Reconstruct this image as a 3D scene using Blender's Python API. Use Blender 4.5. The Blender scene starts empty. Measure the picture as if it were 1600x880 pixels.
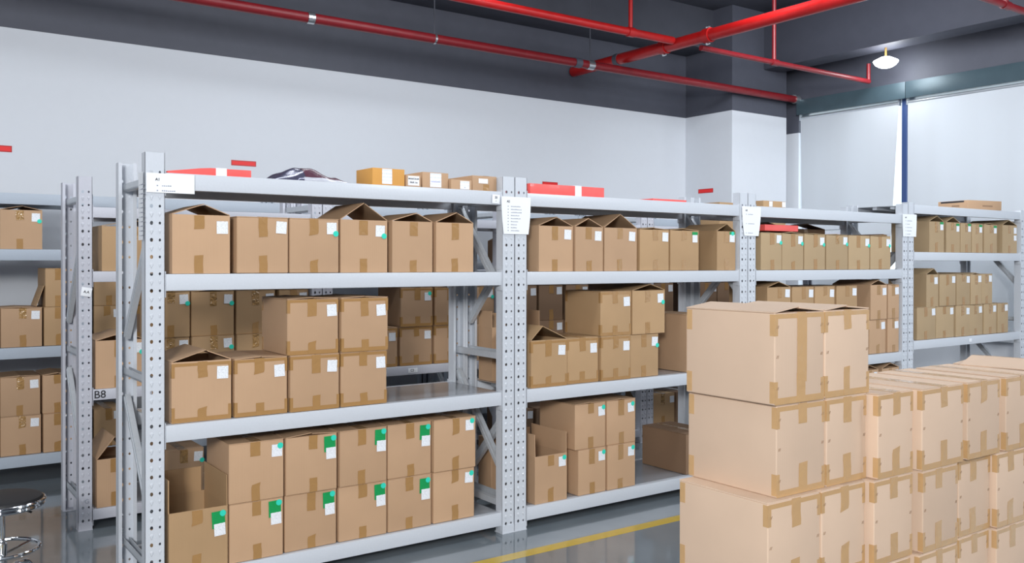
import bpy, bmesh, math, random
from mathutils import Vector, Matrix
random.seed(7)
C = bpy.context.scene
COL = C.collection
PI = math.pi

# ---------------------------------------------------------------- camera, world, lights, exposure
cam_d = bpy.data.cameras.new('camera'); cam = bpy.data.objects.new('camera', cam_d); COL.objects.link(cam)
cam_d.sensor_width = 36.0; cam_d.lens = 1402.75*36/1600
cam_d.shift_x = 0.0019; cam_d.shift_y = -0.0149; cam_d.clip_end = 60
cam.location = (-0.9757, -4.1439, 1.5382)
cam.rotation_euler = (PI/2-0.0053, -0.0019, -0.6175)
C.camera = cam
C.view_settings.view_transform = 'Standard'; C.view_settings.look = 'None'
C.view_settings.gamma = 1; C.view_settings.use_curve_mapping = False
C.view_settings.exposure = 0.1

w = bpy.data.worlds.new('world'); C.world = w; w.use_nodes = True
bg = w.node_tree.nodes['Background']; bg.inputs[0].default_value = (0.85, 0.93, 1.0, 1); bg.inputs[1].default_value = 1.9

def area(name, loc, target, sx, sy, power, col=(1, 1, 1), spread=PI):
    l = bpy.data.lights.new(name, 'AREA'); l.shape = 'RECTANGLE'; l.size = sx; l.size_y = sy
    l.energy = power; l.color = col; l.spread = spread
    o = bpy.data.objects.new(name, l); COL.objects.link(o); o.location = loc
    d = Vector(target)-Vector(loc); o.rotation_euler = d.to_track_quat('-Z', 'Y').to_euler()
    return o
COOL = (0.90, 0.95, 1.0)
area('flash_softbox_light', (-3.3, -6.2, 2.9), (2.0, 0.0, 1.2), 0.8, 0.7, 265, (1.0, 0.985, 0.96))
area('room_fill_light', (-3.0, -7.2, 3.3), (3.5, 2.0, 1.7), 5.0, 1.8, 330, COOL)  # unseen frontal fill, added to brighten the room evenly
area('room_fill_light', (5.0, -5.5, 3.9), (7.9, 2.6, 2.3), 2.5, 1.2, 195, COOL)  # second added fill, out of view, lifting the blinds and column
area('window_wall_fill', (5.7, 0.4, 4.25), (8.5, 2.3, 2.0), 1.6, 0.8, 34, COOL, 2.0)  # extra unseen fill added to brighten only the column and blinds
for px, py, pw_ in ((0.2, 1.0, 20), (2.4, 1.9, 16), (3.0, 0.6, 26), (0.6, -0.8, 26), (3.4, -0.9, 26), (5.6, 0.2, 34), (6.2, -2.0, 40), (-1.6, 1.5, 20)):
    area('ceiling_panel_light', (px, py, 4.08), (px, py, 0), 2.0, 0.4, pw_, COOL)

# ---------------------------------------------------------------- materials
def new_mat(name):
    m = bpy.data.materials.new(name); m.use_nodes = True
    nt = m.node_tree; return m, nt, nt.nodes['Principled BSDF']
def simple(name, col, rough=.5, metal=0.0, coat=0.0, bump=0.0, bscale=40.0, var=0.0):
    m, nt, b = new_mat(name)
    b.inputs['Base Color'].default_value = (*col, 1); b.inputs['Roughness'].default_value = rough
    b.inputs['Metallic'].default_value = metal; b.inputs['Coat Weight'].default_value = coat
    b.inputs['Coat Roughness'].default_value = .08
    if bump or var:
        tc = nt.nodes.new('ShaderNodeTexCoord'); n = nt.nodes.new('ShaderNodeTexNoise')
        n.inputs['Scale'].default_value = bscale; n.inputs['Detail'].default_value = 4
        nt.links.new(tc.outputs['Object'], n.inputs['Vector'])
        if bump:
            bp = nt.nodes.new('ShaderNodeBump'); bp.inputs['Strength'].default_value = bump; bp.inputs['Distance'].default_value = .01
            nt.links.new(n.outputs['Fac'], bp.inputs['Height']); nt.links.new(bp.outputs[0], b.inputs['Normal'])
        if var:
            mr = nt.nodes.new('ShaderNodeMapRange'); mr.inputs['To Min'].default_value = 1-var; mr.inputs['To Max'].default_value = 1+var
            nt.links.new(n.outputs['Fac'], mr.inputs[0])
            mx = nt.nodes.new('ShaderNodeVectorMath'); mx.operation = 'SCALE'; mx.inputs[0].default_value = col
            nt.links.new(mr.outputs[0], mx.inputs['Scale']); nt.links.new(mx.outputs[0], b.inputs['Base Color'])
    return m
def cardboard(name, col):
    m, nt, b = new_mat(name); b.inputs['Roughness'].default_value = .62
    b.inputs['Specular IOR Level'].default_value = .3
    tc = nt.nodes.new('ShaderNodeTexCoord'); oi = nt.nodes.new('ShaderNodeObjectInfo')
    n = nt.nodes.new('ShaderNodeTexNoise'); n.inputs['Scale'].default_value = 6; n.inputs['Detail'].default_value = 6
    off = nt.nodes.new('ShaderNodeVectorMath'); off.operation = 'ADD'
    nt.links.new(tc.outputs['Object'], off.inputs[0]); nt.links.new(oi.outputs['Location'], off.inputs[1])
    nt.links.new(off.outputs[0], n.inputs['Vector'])
    a = nt.nodes.new('ShaderNodeMapRange'); a.inputs['To Min'].default_value = .93; a.inputs['To Max'].default_value = 1.07
    nt.links.new(n.outputs['Fac'], a.inputs[0])
    r = nt.nodes.new('ShaderNodeMapRange'); r.inputs['To Min'].default_value = .92; r.inputs['To Max'].default_value = 1.08
    nt.links.new(oi.outputs['Random'], r.inputs[0])
    mu = nt.nodes.new('ShaderNodeMath'); mu.operation = 'MULTIPLY'
    nt.links.new(a.outputs[0], mu.inputs[0]); nt.links.new(r.outputs[0], mu.inputs[1])
    sc = nt.nodes.new('ShaderNodeVectorMath'); sc.operation = 'SCALE'; sc.inputs[0].default_value = col
    nt.links.new(mu.outputs[0], sc.inputs['Scale']); nt.links.new(sc.outputs[0], b.inputs['Base Color'])
    wv = nt.nodes.new('ShaderNodeTexWave'); wv.bands_direction = 'X'; wv.inputs['Scale'].default_value = 60; wv.inputs['Distortion'].default_value = .4
    nt.links.new(tc.outputs['Object'], wv.inputs['Vector'])
    bp = nt.nodes.new('ShaderNodeBump'); bp.inputs['Strength'].default_value = .06; bp.inputs['Distance'].default_value = .004
    nt.links.new(wv.outputs['Fac'], bp.inputs['Height']); nt.links.new(bp.outputs[0], b.inputs['Normal'])
    return m
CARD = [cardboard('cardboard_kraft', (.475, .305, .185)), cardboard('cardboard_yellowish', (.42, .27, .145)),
        cardboard('cardboard_brown', (.25, .155, .095)), cardboard('cardboard_flash_lit', (.62, .455, .335)), cardboard('cardboard_olive', (.42, .30, .175))]  # floor stack tone: flash brightness put into a paler cardboard colour
def tape_mat(name, col, bump):
    m, nt, b = new_mat(name)
    b.inputs['Base Color'].default_value = (*col, 1); b.inputs['Roughness'].default_value = .24 if bump < .9 else .12; b.inputs['Coat Weight'].default_value = .4
    tc = nt.nodes.new('ShaderNodeTexCoord'); oi = nt.nodes.new('ShaderNodeObjectInfo')
    off = nt.nodes.new('ShaderNodeVectorMath'); off.operation = 'ADD'
    nt.links.new(tc.outputs['Object'], off.inputs[0]); nt.links.new(oi.outputs['Location'], off.inputs[1])
    n = nt.nodes.new('ShaderNodeTexNoise'); n.inputs['Scale'].default_value = 26 if bump < .9 else 36; n.inputs['Detail'].default_value = 1.5; n.inputs['Distortion'].default_value = .5
    nt.links.new(off.outputs[0], n.inputs['Vector'])
    bp = nt.nodes.new('ShaderNodeBump'); bp.inputs['Strength'].default_value = bump; bp.inputs['Distance'].default_value = .02
    nt.links.new(n.outputs['Fac'], bp.inputs['Height']); nt.links.new(bp.outputs[0], b.inputs['Normal'])
    return m
TAPE = tape_mat('packing_tape_tan', (.36, .20, .075), .16)
TAPEP = tape_mat('packing_tape_honey', (.52, .32, .15), .16)
TAPES = tape_mat('packing_tape_wrinkled', (.38, .22, .085), 1.0)
def printed(name, base, ink, rows=140.0, amt=.5):
    m, nt, b = new_mat(name); b.inputs['Roughness'].default_value = .5
    tc = nt.nodes.new('ShaderNodeTexCoord'); sp = nt.nodes.new('ShaderNodeSeparateXYZ'); nt.links.new(tc.outputs['Object'], sp.inputs[0])
    mz = nt.nodes.new('ShaderNodeMath'); mz.operation = 'MULTIPLY'; mz.inputs[1].default_value = rows
    nt.links.new(sp.outputs['Z'], mz.inputs[0])
    fr = nt.nodes.new('ShaderNodeMath'); fr.operation = 'FRACT'; nt.links.new(mz.outputs[0], fr.inputs[0])
    g = nt.nodes.new('ShaderNodeMath'); g.operation = 'GREATER_THAN'; g.inputs[1].default_value = .6; nt.links.new(fr.outputs[0], g.inputs[0])
    n = nt.nodes.new('ShaderNodeTexNoise'); n.inputs['Scale'].default_value = 260; nt.links.new(tc.outputs['Object'], n.inputs['Vector'])
    g2 = nt.nodes.new('ShaderNodeMath'); g2.operation = 'GREATER_THAN'; g2.inputs[1].default_value = .48; nt.links.new(n.outputs['Fac'], g2.inputs[0])
    p = nt.nodes.new('ShaderNodeMath'); p.operation = 'MULTIPLY'; nt.links.new(g.outputs[0], p.inputs[0]); nt.links.new(g2.outputs[0], p.inputs[1])
    q = nt.nodes.new('ShaderNodeMath'); q.operation = 'MULTIPLY'; q.inputs[1].default_value = amt; nt.links.new(p.outputs[0], q.inputs[0])
    mx = nt.nodes.new('ShaderNodeMix'); mx.data_type = 'RGBA'; mx.inputs['A'].default_value = (*base, 1); mx.inputs['B'].default_value = (*ink, 1)
    nt.links.new(q.outputs[0], mx.inputs['Factor']); nt.links.new(mx.outputs['Result'], b.inputs['Base Color'])
    return m
LABEL = printed('label_paper_print', (.80, .82, .86), (.25, .28, .33))
PAPER = printed('sheet_paper_print', (.78, .80, .85), (.5, .53, .6), 55, .55)
GREENP = printed('green_label_print', (.0, .30, .075), (.0, .17, .05), 120, .6)
DOT = simple('teal_dot_paper', (.03, .62, .46), .35)
PLAINP = simple('plain_paper', (.80, .82, .86), .55)
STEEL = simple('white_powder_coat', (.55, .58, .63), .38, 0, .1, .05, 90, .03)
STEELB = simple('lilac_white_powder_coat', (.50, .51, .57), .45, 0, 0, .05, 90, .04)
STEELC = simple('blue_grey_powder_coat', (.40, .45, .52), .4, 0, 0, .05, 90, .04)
PANEL = simple('grey_shelf_sheet', (.30, .32, .35), .2, .1, .3, .02, 8, .05)
GALV = simple('galvanised_brace_steel', (.52, .55, .59), .35, .15, 0, .05, 60, .08)
WALLW = simple('white_wall_paint', (.64, .665, .71), .75, 0, 0, .04, 14, .015)
DARK = simple('charcoal_blue_paint', (.074, .078, .102), .55, 0, 0, .15, 9, .10)
DARKC = simple('charcoal_ceiling_paint', (.062, .065, .083), .6, 0, 0, .3, 5, .15)
TEAL = simple('teal_grey_painted_steel', (.06, .095, .115), .35, .2, 0, .05, 10, .12)
RED = simple('red_pipe_paint', (.43, .008, .008), .36, 0, .05, .1, 12, .2)
REDD = simple('deep_red_pipe_paint', (.20, .009, .014), .4, 0, 0, .1, 12, .2)
SILVER = simple('bare_metal_band', (.62, .64, .66), .25, .9)
CHROME = simple('chrome', (.75, .76, .78), .08, 1.0)
BLACKV = simple('black_vinyl', (.010, .010, .012), .5)
REDSTK = simple('red_vinyl_sticker', (.78, .012, .012), .45)
REDFRM = simple('dark_red_sticker_rim', (.45, .01, .012), .4)
REDPK = simple('coral_red_packaging', (.78, .10, .09), .45, 0, .2, .1, 14, .06)
INK = simple('black_ink', (.02, .02, .025), .6)
BLUEINK = simple('blue_ink', (.08, .10, .5), .6)
FAINT = simple('grey_ink', (.30, .32, .38), .6)
NAVY = simple('navy_mullion_paint', (.03, .06, .17), .4)
ALU = simple('aluminium_rail', (.62, .66, .70), .3, .7)
BRASS = simple('brass_stem', (.55, .33, .10), .4, .4)
YELLOW = simple('yellow_floor_paint', (.52, .36, .035), .22, 0, .3, .03, 20, .10)
ORANGEC = cardboard('cardboard_orange', (.60, .30, .075))
BAGM = simple('dark_plastic_film', (.085, .085, .14), .16, .35, .6, .35, 16, .3)
BAGL = simple('pale_plastic_film', (.45, .46, .52), .15, 0, .6, .8, 20, .2)
BAGR = simple('maroon_bag_content', (.085, .03, .05), .25, 0, .4, .35, 20, .3)

def floor_mat():
    m, nt, b = new_mat('grey_epoxy_floor')
    tc = nt.nodes.new('ShaderNodeTexCoord'); n = nt.nodes.new('ShaderNodeTexNoise'); n.inputs['Scale'].default_value = 1.2; n.inputs['Detail'].default_value = 5
    nt.links.new(tc.outputs['Object'], n.inputs['Vector'])
    cr = nt.nodes.new('ShaderNodeValToRGB'); cr.color_ramp.elements[0].color = (.135, .16, .18, 1); cr.color_ramp.elements[1].color = (.19, .215, .235, 1)
    cr.color_ramp.elements[0].position = .35; cr.color_ramp.elements[1].position = .68
    nt.links.new(n.outputs['Fac'], cr.inputs[0]); nt.links.new(cr.outputs[0], b.inputs['Base Color'])
    b.inputs['Roughness'].default_value = .10; b.inputs['Coat Weight'].default_value = .35; b.inputs['Coat Roughness'].default_value = .03
    n2 = nt.nodes.new('ShaderNodeTexNoise'); n2.inputs['Scale'].default_value = 2.6; n2.inputs['Detail'].default_value = 2
    nt.links.new(tc.outputs['Object'], n2.inputs['Vector'])
    bp = nt.nodes.new('ShaderNodeBump'); bp.inputs['Strength'].default_value = .06; bp.inputs['Distance'].default_value = .05
    nt.links.new(n2.outputs['Fac'], bp.inputs['Height']); nt.links.new(bp.outputs[0], b.inputs['Normal'])
    return m
FLOOR = floor_mat()
def blind_mat():
    m = bpy.data.materials.new('blind_fabric'); m.use_nodes = True; nt = m.node_tree; nt.nodes.clear()
    o = nt.nodes.new('ShaderNodeOutputMaterial'); d = nt.nodes.new('ShaderNodeBsdfDiffuse'); t = nt.nodes.new('ShaderNodeBsdfTranslucent')
    tc = nt.nodes.new('ShaderNodeTexCoord'); wv = nt.nodes.new('ShaderNodeTexNoise'); mp = nt.nodes.new('ShaderNodeMapping')
    mp.inputs['Scale'].default_value = (1, 1.1, .05); nt.links.new(tc.outputs['Object'], mp.inputs[0]); nt.links.new(mp.outputs[0], wv.inputs['Vector'])
    wv.inputs['Scale'].default_value = 2.0
    cr = nt.nodes.new('ShaderNodeValToRGB'); cr.color_ramp.elements[0].color = (.60, .62, .65, 1); cr.color_ramp.elements[1].color = (.70, .73, .77, 1)
    nt.links.new(wv.outputs['Fac'], cr.inputs[0]); nt.links.new(cr.outputs[0], d.inputs[0]); nt.links.new(cr.outputs[0], t.inputs[0])
    mx = nt.nodes.new('ShaderNodeMixShader'); mx.inputs[0].default_value = .3
    nt.links.new(d.outputs[0], mx.inputs[1]); nt.links.new(t.outputs[0], mx.inputs[2]); nt.links.new(mx.outputs[0], o.inputs[0])
    return m
BLIND = blind_mat()
def glass_mat():
    m = bpy.data.materials.new('window_glass'); m.use_nodes = True; nt = m.node_tree; nt.nodes.clear()
    o = nt.nodes.new('ShaderNodeOutputMaterial'); t = nt.nodes.new('ShaderNodeBsdfTransparent'); t.inputs[0].default_value = (.93, .96, .97, 1)
    g = nt.nodes.new('ShaderNodeBsdfGlossy'); g.inputs['Roughness'].default_value = .02
    mx = nt.nodes.new('ShaderNodeMixShader'); mx.inputs[0].default_value = .06
    nt.links.new(t.outputs[0], mx.inputs[1]); nt.links.new(g.outputs[0], mx.inputs[2]); nt.links.new(mx.outputs[0], o.inputs[0])
    return m
GLASS = glass_mat()
def emit(name, col, s):
    m, nt, b = new_mat(name); b.inputs['Base Color'].default_value = (*col, 1)
    b.inputs['Emission Color'].default_value = (*col, 1); b.inputs['Emission Strength'].default_value = s
    return m
LAMPM = emit('lit_lamp_diffuser', (.93, .97, 1.0), 14.0)

# ---------------------------------------------------------------- mesh helpers
class MB:
    def __init__(s): s.v = []; s.f = []
    def add(s, vs, fs):
        n = len(s.v); s.v += [tuple(v) for v in vs]; s.f += [tuple(i+n for i in f) for f in fs]; return s
    def box(s, x0, x1, y0, y1, z0, z1):
        return s.add([(x0,y0,z0),(x1,y0,z0),(x1,y1,z0),(x0,y1,z0),(x0,y0,z1),(x1,y0,z1),(x1,y1,z1),(x0,y1,z1)],
                     [(0,3,2,1),(4,5,6,7),(0,1,5,4),(1,2,6,5),(2,3,7,6),(3,0,4,7)])
    def slab(s, p, q, y0, y1, t):      # sheet running in y between two (x,z) points, thickness t
        dx, dz = q[0]-p[0], q[1]-p[1]; L = math.hypot(dx, dz) or 1; nx, nz = -dz/L*t, dx/L*t
        if nz < 0: nx, nz = -nx, -nz
        pr = [(p[0],p[1]),(q[0],q[1]),(q[0]+nx,q[1]+nz),(p[0]+nx,p[1]+nz)]
        vs = [(a,y0,b) for a,b in pr]+[(a,y1,b) for a,b in pr]
        return s.add(vs, [(0,1,2,3),(7,6,5,4),(0,4,5,1),(1,5,6,2),(2,6,7,3),(3,7,4,0)])
    def beam(s, a, b, wx, wz):         # square bar between two points (mostly in the yz plane)
        a, b = Vector(a), Vector(b); d = (b-a).normalized(); u = Vector((1,0,0))
        if abs(d.dot(u)) > .95: u = Vector((0,1,0))
        u = (u-d*u.dot(d)).normalized(); v = d.cross(u)
        vs = [p+u*(sx*wx/2)+v*(sz*wz/2) for p in (a, b) for sx, sz in ((-1,-1),(1,-1),(1,1),(-1,1))]
        return s.add(vs, [(0,3,2,1),(4,5,6,7),(0,1,5,4),(1,2,6,5),(2,3,7,6),(3,0,4,7)])
    def tube(s, pts, r, n=16, cap=True):
        pts = [Vector(p) for p in pts]; rings = []; base = len(s.v)
        for i, p in enumerate(pts):
            d = (pts[min(i+1, len(pts)-1)]-pts[max(i-1, 0)]).normalized()
            u = Vector((0,0,1)) if abs(d.z) < .9 else Vector((1,0,0)); u = (u-d*u.dot(d)).normalized(); v = d.cross(u)
            rr = r[i] if isinstance(r, (list, tuple)) else r
            for k in range(n):
                a = 2*PI*k/n; s.v.append(tuple(p+u*math.cos(a)*rr+v*math.sin(a)*rr))
        m = len(pts)
        for i in range(m-1):
            for k in range(n):
                s.f.append((base+i*n+k, base+i*n+(k+1) % n, base+(i+1)*n+(k+1) % n, base+(i+1)*n+k))
        if cap: s.f.append(tuple(base+k for k in range(n))[::-1]); s.f.append(tuple(base+(m-1)*n+k for k in range(n)))
        return s
    def lathe(s, prof, n=32):          # profile of (r,z)
        base = len(s.v)
        for r, z in prof:
            for k in range(n): a = 2*PI*k/n; s.v.append((r*math.cos(a), r*math.sin(a), z))
        for i in range(len(prof)-1):
            for k in range(n):
                s.f.append((base+i*n+k, base+i*n+(k+1) % n, base+(i+1)*n+(k+1) % n, base+(i+1)*n+k))
        s.f.append(tuple(base+k for k in range(n))[::-1]); s.f.append(tuple(base+(len(prof)-1)*n+k for k in range(n)))
        return s
    def torus(s, c, R, r, n=32, m=10):
        base = len(s.v)
        for i in range(n):
            a = 2*PI*i/n
            for j in range(m):
                b = 2*PI*j/m; q = R+r*math.cos(b); s.v.append((c[0]+q*math.cos(a), c[1]+q*math.sin(a), c[2]+r*math.sin(b)))
        for i in range(n):
            for j in range(m):
                s.f.append((base+i*m+j, base+((i+1) % n)*m+j, base+((i+1) % n)*m+(j+1) % m, base+i*m+(j+1) % m))
        return s
    def mesh(s, name, mat, bevel=0.0, smooth=False, seg=2):
        me = bpy.data.meshes.new(name); me.from_pydata(s.v, [], s.f)
        bm = bmesh.new(); bm.from_mesh(me); bmesh.ops.recalc_face_normals(bm, faces=bm.faces)
        if bevel: bmesh.ops.bevel(bm, geom=bm.edges[:], offset=bevel, segments=seg, affect='EDGES', profile=.6)
        if smooth or bevel:
            for f in bm.faces: f.smooth = True
        bm.to_mesh(me); bm.free()
        if smooth or bevel:
            try: me.set_sharp_from_angle(angle=math.radians(35))
            except Exception: pass
        me.materials.append(mat); return me
def ob(name, me, parent=None, loc=(0,0,0), rot=None):
    o = bpy.data.objects.new(name, me); COL.objects.link(o); o.location = loc
    if rot: o.rotation_euler = rot
    if parent: o.parent = parent
    return o
def tag(o, label, cat, group=None):
    o['label'] = label; o['category'] = cat
    if group: o['group'] = group
    return o
def thing(name, label, cat, loc, rotz=0, group=None):
    o = bpy.data.objects.new(name, None); COL.objects.link(o); o.location = loc; o.rotation_euler = (0,0,rotz)
    o.empty_display_size = .05
    return tag(o, label, cat, group)
def struct(name, me, loc=(0,0,0), parent=None):
    o = ob(name, me, parent, loc)
    if parent is None: o['kind'] = 'structure'
    return o
def text_mesh(s, size, mat, bold=0.0, extr=.0004):
    c = bpy.data.curves.new('writing', 'FONT'); c.body = s; c.size = size; c.extrude = extr; c.offset = bold
    c.align_x = 'CENTER'; c.align_y = 'CENTER'; c.resolution_u = 3
    o = bpy.data.objects.new('writing', c); COL.objects.link(o)
    bpy.context.view_layer.update()
    me = bpy.data.meshes.new_from_object(o.evaluated_get(bpy.context.evaluated_depsgraph_get()))
    bpy.data.objects.remove(o); bpy.data.curves.remove(c); me.materials.clear(); me.materials.append(mat); me.name = 'writing'
    return me

# ---------------------------------------------------------------- the room
YW, XW, XL, YR, ZC, ZB = 3.80, 8.50, -7.0, -8.0, 4.60, 3.347
struct('floor', MB().box(XL, XW+.2, YR, YW+.1, -.1, 0).mesh('floor', FLOOR))
struct('ceiling', MB().box(XL, XW+.2, YR, YW+.1, ZC, ZC+.15).mesh('ceiling', DARKC))
wb = struct('wall_back', MB().box(XL, XW+.2, YW, YW+.15, 0, ZB).mesh('wall_back', WALLW))
struct('upper_paint_band', MB().box(XL, XW+.2, YW-.004, YW+.15, ZB, ZC).mesh('upper_paint_band', DARK), (0,0,0), wb)
wl = struct('wall_left', MB().box(XL-.15, XL, YR, YW, 0, ZB).mesh('wall_left', WALLW))
struct('upper_paint_band', MB().box(XL-.15, XL, YR, YW, ZB, ZC).mesh('upper_paint_band', DARK), (0,0,0), wl)
wf = struct('wall_front', MB().box(XL, XW+.2, YR-.15, YR, 0, ZB).mesh('wall_front', WALLW))
struct('upper_paint_band', MB().box(XL, XW+.2, YR-.15, YR, ZB, ZC).mesh('upper_paint_band', DARK), (0,0,0), wf)
# window wall: sill wall, piers, lintel wall above
wr = struct('wall_right', MB().box(XW, XW+.2, YR, YW, 0, .75).box(XW, XW+.2, 2.95, YW, .75, 3.16)
            .box(XW, XW+.2, YR, -6.6, .75, ZB).mesh('wall_right', WALLW))
struct('upper_paint_band', MB().box(XW, XW+.2, 2.95, YW, 3.16, ZC).box(XW, XW+.2, YR, 2.95, 3.50, ZC).mesh('upper_paint_band', DARK), (0,0,0), wr)
struct('trim_1', MB().box(XW-.05, XW+.2, 1.50, 2.95, 3.375, 3.56).mesh('trim_1', TEAL, .004))
struct('trim_2', MB().box(XW-.05, XW+.2, -6.6, 1.495, 3.375, 3.56).mesh('trim_2', TEAL, .004))
# concrete column in the back right corner
colm = struct('column', MB().box(7.37, 8.385, 3.05, YW, 0, ZB).mesh('column', WALLW))
struct('upper_paint_band', MB().box(7.37, 8.385, 3.05, YW, ZB, ZC).mesh('upper_paint_band', DARK), (0,0,0), colm)
# ceiling beams
struct('ceiling_beam', MB().box(XL, XW, 3.35, YW, 4.12, ZC).mesh('ceiling_beam', DARKC, .006))
struct('ceiling_beam', MB().box(7.95, 8.27, YR, 3.05, 3.90, ZC).mesh('ceiling_beam', DARK, .006))
struct('ceiling_beam', MB().box(2.2, 2.6, YR, 3.35, 4.12, ZC).mesh('ceiling_beam', DARK, .006))
# window
win = bpy.data.objects.new('window_1', None); COL.objects.link(win); win['kind'] = 'structure'; win.location = (XW+.1, 0, 0)
ob('glass_pane', MB().box(.03, .036, 1.58, 2.93, .78, 3.36).mesh('glass_pane', GLASS), win)
ob('glass_pane', MB().box(.03, .036, -1.0, 1.52, .78, 3.36).mesh('glass_pane', GLASS), win)
ob('glass_pane', MB().box(.03, .036, -3.6, -1.06, .78, 3.36).mesh('glass_pane', GLASS), win)
ob('glass_pane', MB().box(.03, .036, -6.55, -3.66, .78, 3.36).mesh('glass_pane', GLASS), win)
for y in (1.55, -1.03, -3.63):
    ob('window_mullion', MB().box(-.08, .08, y-.03, y+.03, .75, 3.375).mesh('window_mullion', NAVY, .003), win)
ob('window_sill', MB().box(-.14, .1, -6.6, 2.95, .72, .75).mesh('window_sill', WALLW, .004), win)
def blind(y0, y1, y0b, y1b, label):
    t = thing('roller_blind', label, 'blind', (XW+.02, (y0+y1)/2, 3.34), 0, 'roller blinds over the window wall')
    ym = (y0+y1)/2
    m = MB(); N = 10; zb = -2.56
    for i in range(N+1):
        k = i/N; z = -.01+zb*k
        a = y0+(y0b-y0)*k-ym; b = y1+(y1b-y1)*k-ym
        m.v += [(-.012, a, z), (-.012, b, z), (-.0105, a, z), (-.0105, b, z)]
    for i in range(N):
        q = i*4; m.f += [(q, q+1, q+5, q+4), (q+2, q+6, q+7, q+3), (q, q+4, q+6, q+2), (q+1, q+3, q+7, q+5)]
    ob('fabric', m.mesh('fabric', BLIND), t)
    ob('roller_tube', MB().tube([(0, y0-ym-.01, 0), (0, y1-ym+.01, 0)], .020, 14).mesh('roller_tube', ALU, 0, True), t)
    ob('bottom_bar', MB().box(-.020, -.002, y0b-ym, y1b-ym, zb-.035, zb-.008).mesh('bottom_bar', ALU), t)
    for y in (y0-ym-.012, y1-ym+.002):
        ob('bracket', MB().box(-.025, .02, y, y+.010, -.03, .035).mesh('bracket', ALU), t)
blind(1.61, 2.93, 1.76, 2.885, 'narrow white roller blind next to the corner column')
blind(-1.0, 1.50, -1.0, 1.50, 'wide white roller blind right of the dark blue mullion')
blind(-3.55, -1.06, -3.55, -1.06, 'white roller blind nearest the right edge of the window wall')
# yellow floor line
tag(ob('floor_line', MB().box(-6.5, 8.3, -.385, -.305, 0, .0012).mesh('floor_line', YELLOW)),
    'yellow painted aisle line along the floor before the front racks', 'floor line')

# ---------------------------------------------------------------- racks
def post_mesh(pw, H, flip, mat):
    """open channel upright; web faces -y (or +y when flip)"""
    m = MB(); rows = int((H-.02)//.075); z0 = .018; dep = .06; t = .002
    cells = [(0, .54*pw, .33*pw, .0072), (.54*pw, pw, .75*pw, .0052)]
    for (xa, xb, xc, r) in cells:
        for k in range(rows):
            za, zb = z0+k*.075, z0+(k+1)*.075; zc = (za+zb)/2
            out = [(xa,za),(xc,za),(xb,za),(xb,zc),(xb,zb),(xc,zb),(xa,zb),(xa,zc)]
            inn = [(xc+r*math.cos(a), zc+r*1.25*math.sin(a)) for a in [(-135+45*i)*PI/180 for i in range(8)]]
            vs = [(x,0,z) for x,z in out]+[(x,0,z) for x,z in inn]
            m.add(vs, [(i, (i+1) % 8, 8+(i+1) % 8, 8+i) for i in range(8)])
            # pressed teardrop between the holes
            zz = zb; rr = r*1.15
            if k < rows-1:
                td = [(xc+rr*math.cos(a)*(1 if math.sin(a) > -.2 else .55), zz+.004+(rr*math.sin(a) if math.sin(a) > 0 else 2.3*rr*math.sin(a))) for a in [2*PI*i/8 for i in range(8)]]
                vs = [(x,-.0003,z) for x,z in td]+[(xc+(x-xc)*.55, -.0030, zz+(z-zz)*.6) for x,z in td]
                m.add(vs, [(i, (i+1) % 8, 8+(i+1) % 8, 8+i) for i in range(8)]+[tuple(range(8, 16))])
    ztop = z0+rows*.075
    m.add([(0,0,0),(pw,0,0),(pw,0,z0),(0,0,z0)], [(0,1,2,3)])
    m.add([(0,0,ztop),(pw,0,ztop),(pw,0,H),(0,0,H)], [(0,1,2,3)])
    m.box(0, t, 0, dep, 0, H); m.box(pw-t, pw, 0, dep, 0, H)
    m.box(t, .016, dep-t, dep, 0, H); m.box(pw-.016, pw-t, dep-t, dep, 0, H)
    if flip: m.v = [(x,-y,z) for x,y,z in m.v]
    return m.mesh('post', mat)
MC = {}
def cached(key, fn):
    if key not in MC: MC[key] = fn()
    return MC[key]
DIAG = {'F0': ((.87,.35),(1.17,1.72)), 'F1': ((.87,.33),(1.88,1.33)), 'F2': ((.25,.75),(1.17,1.68))}   # (rear z, front z)
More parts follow.
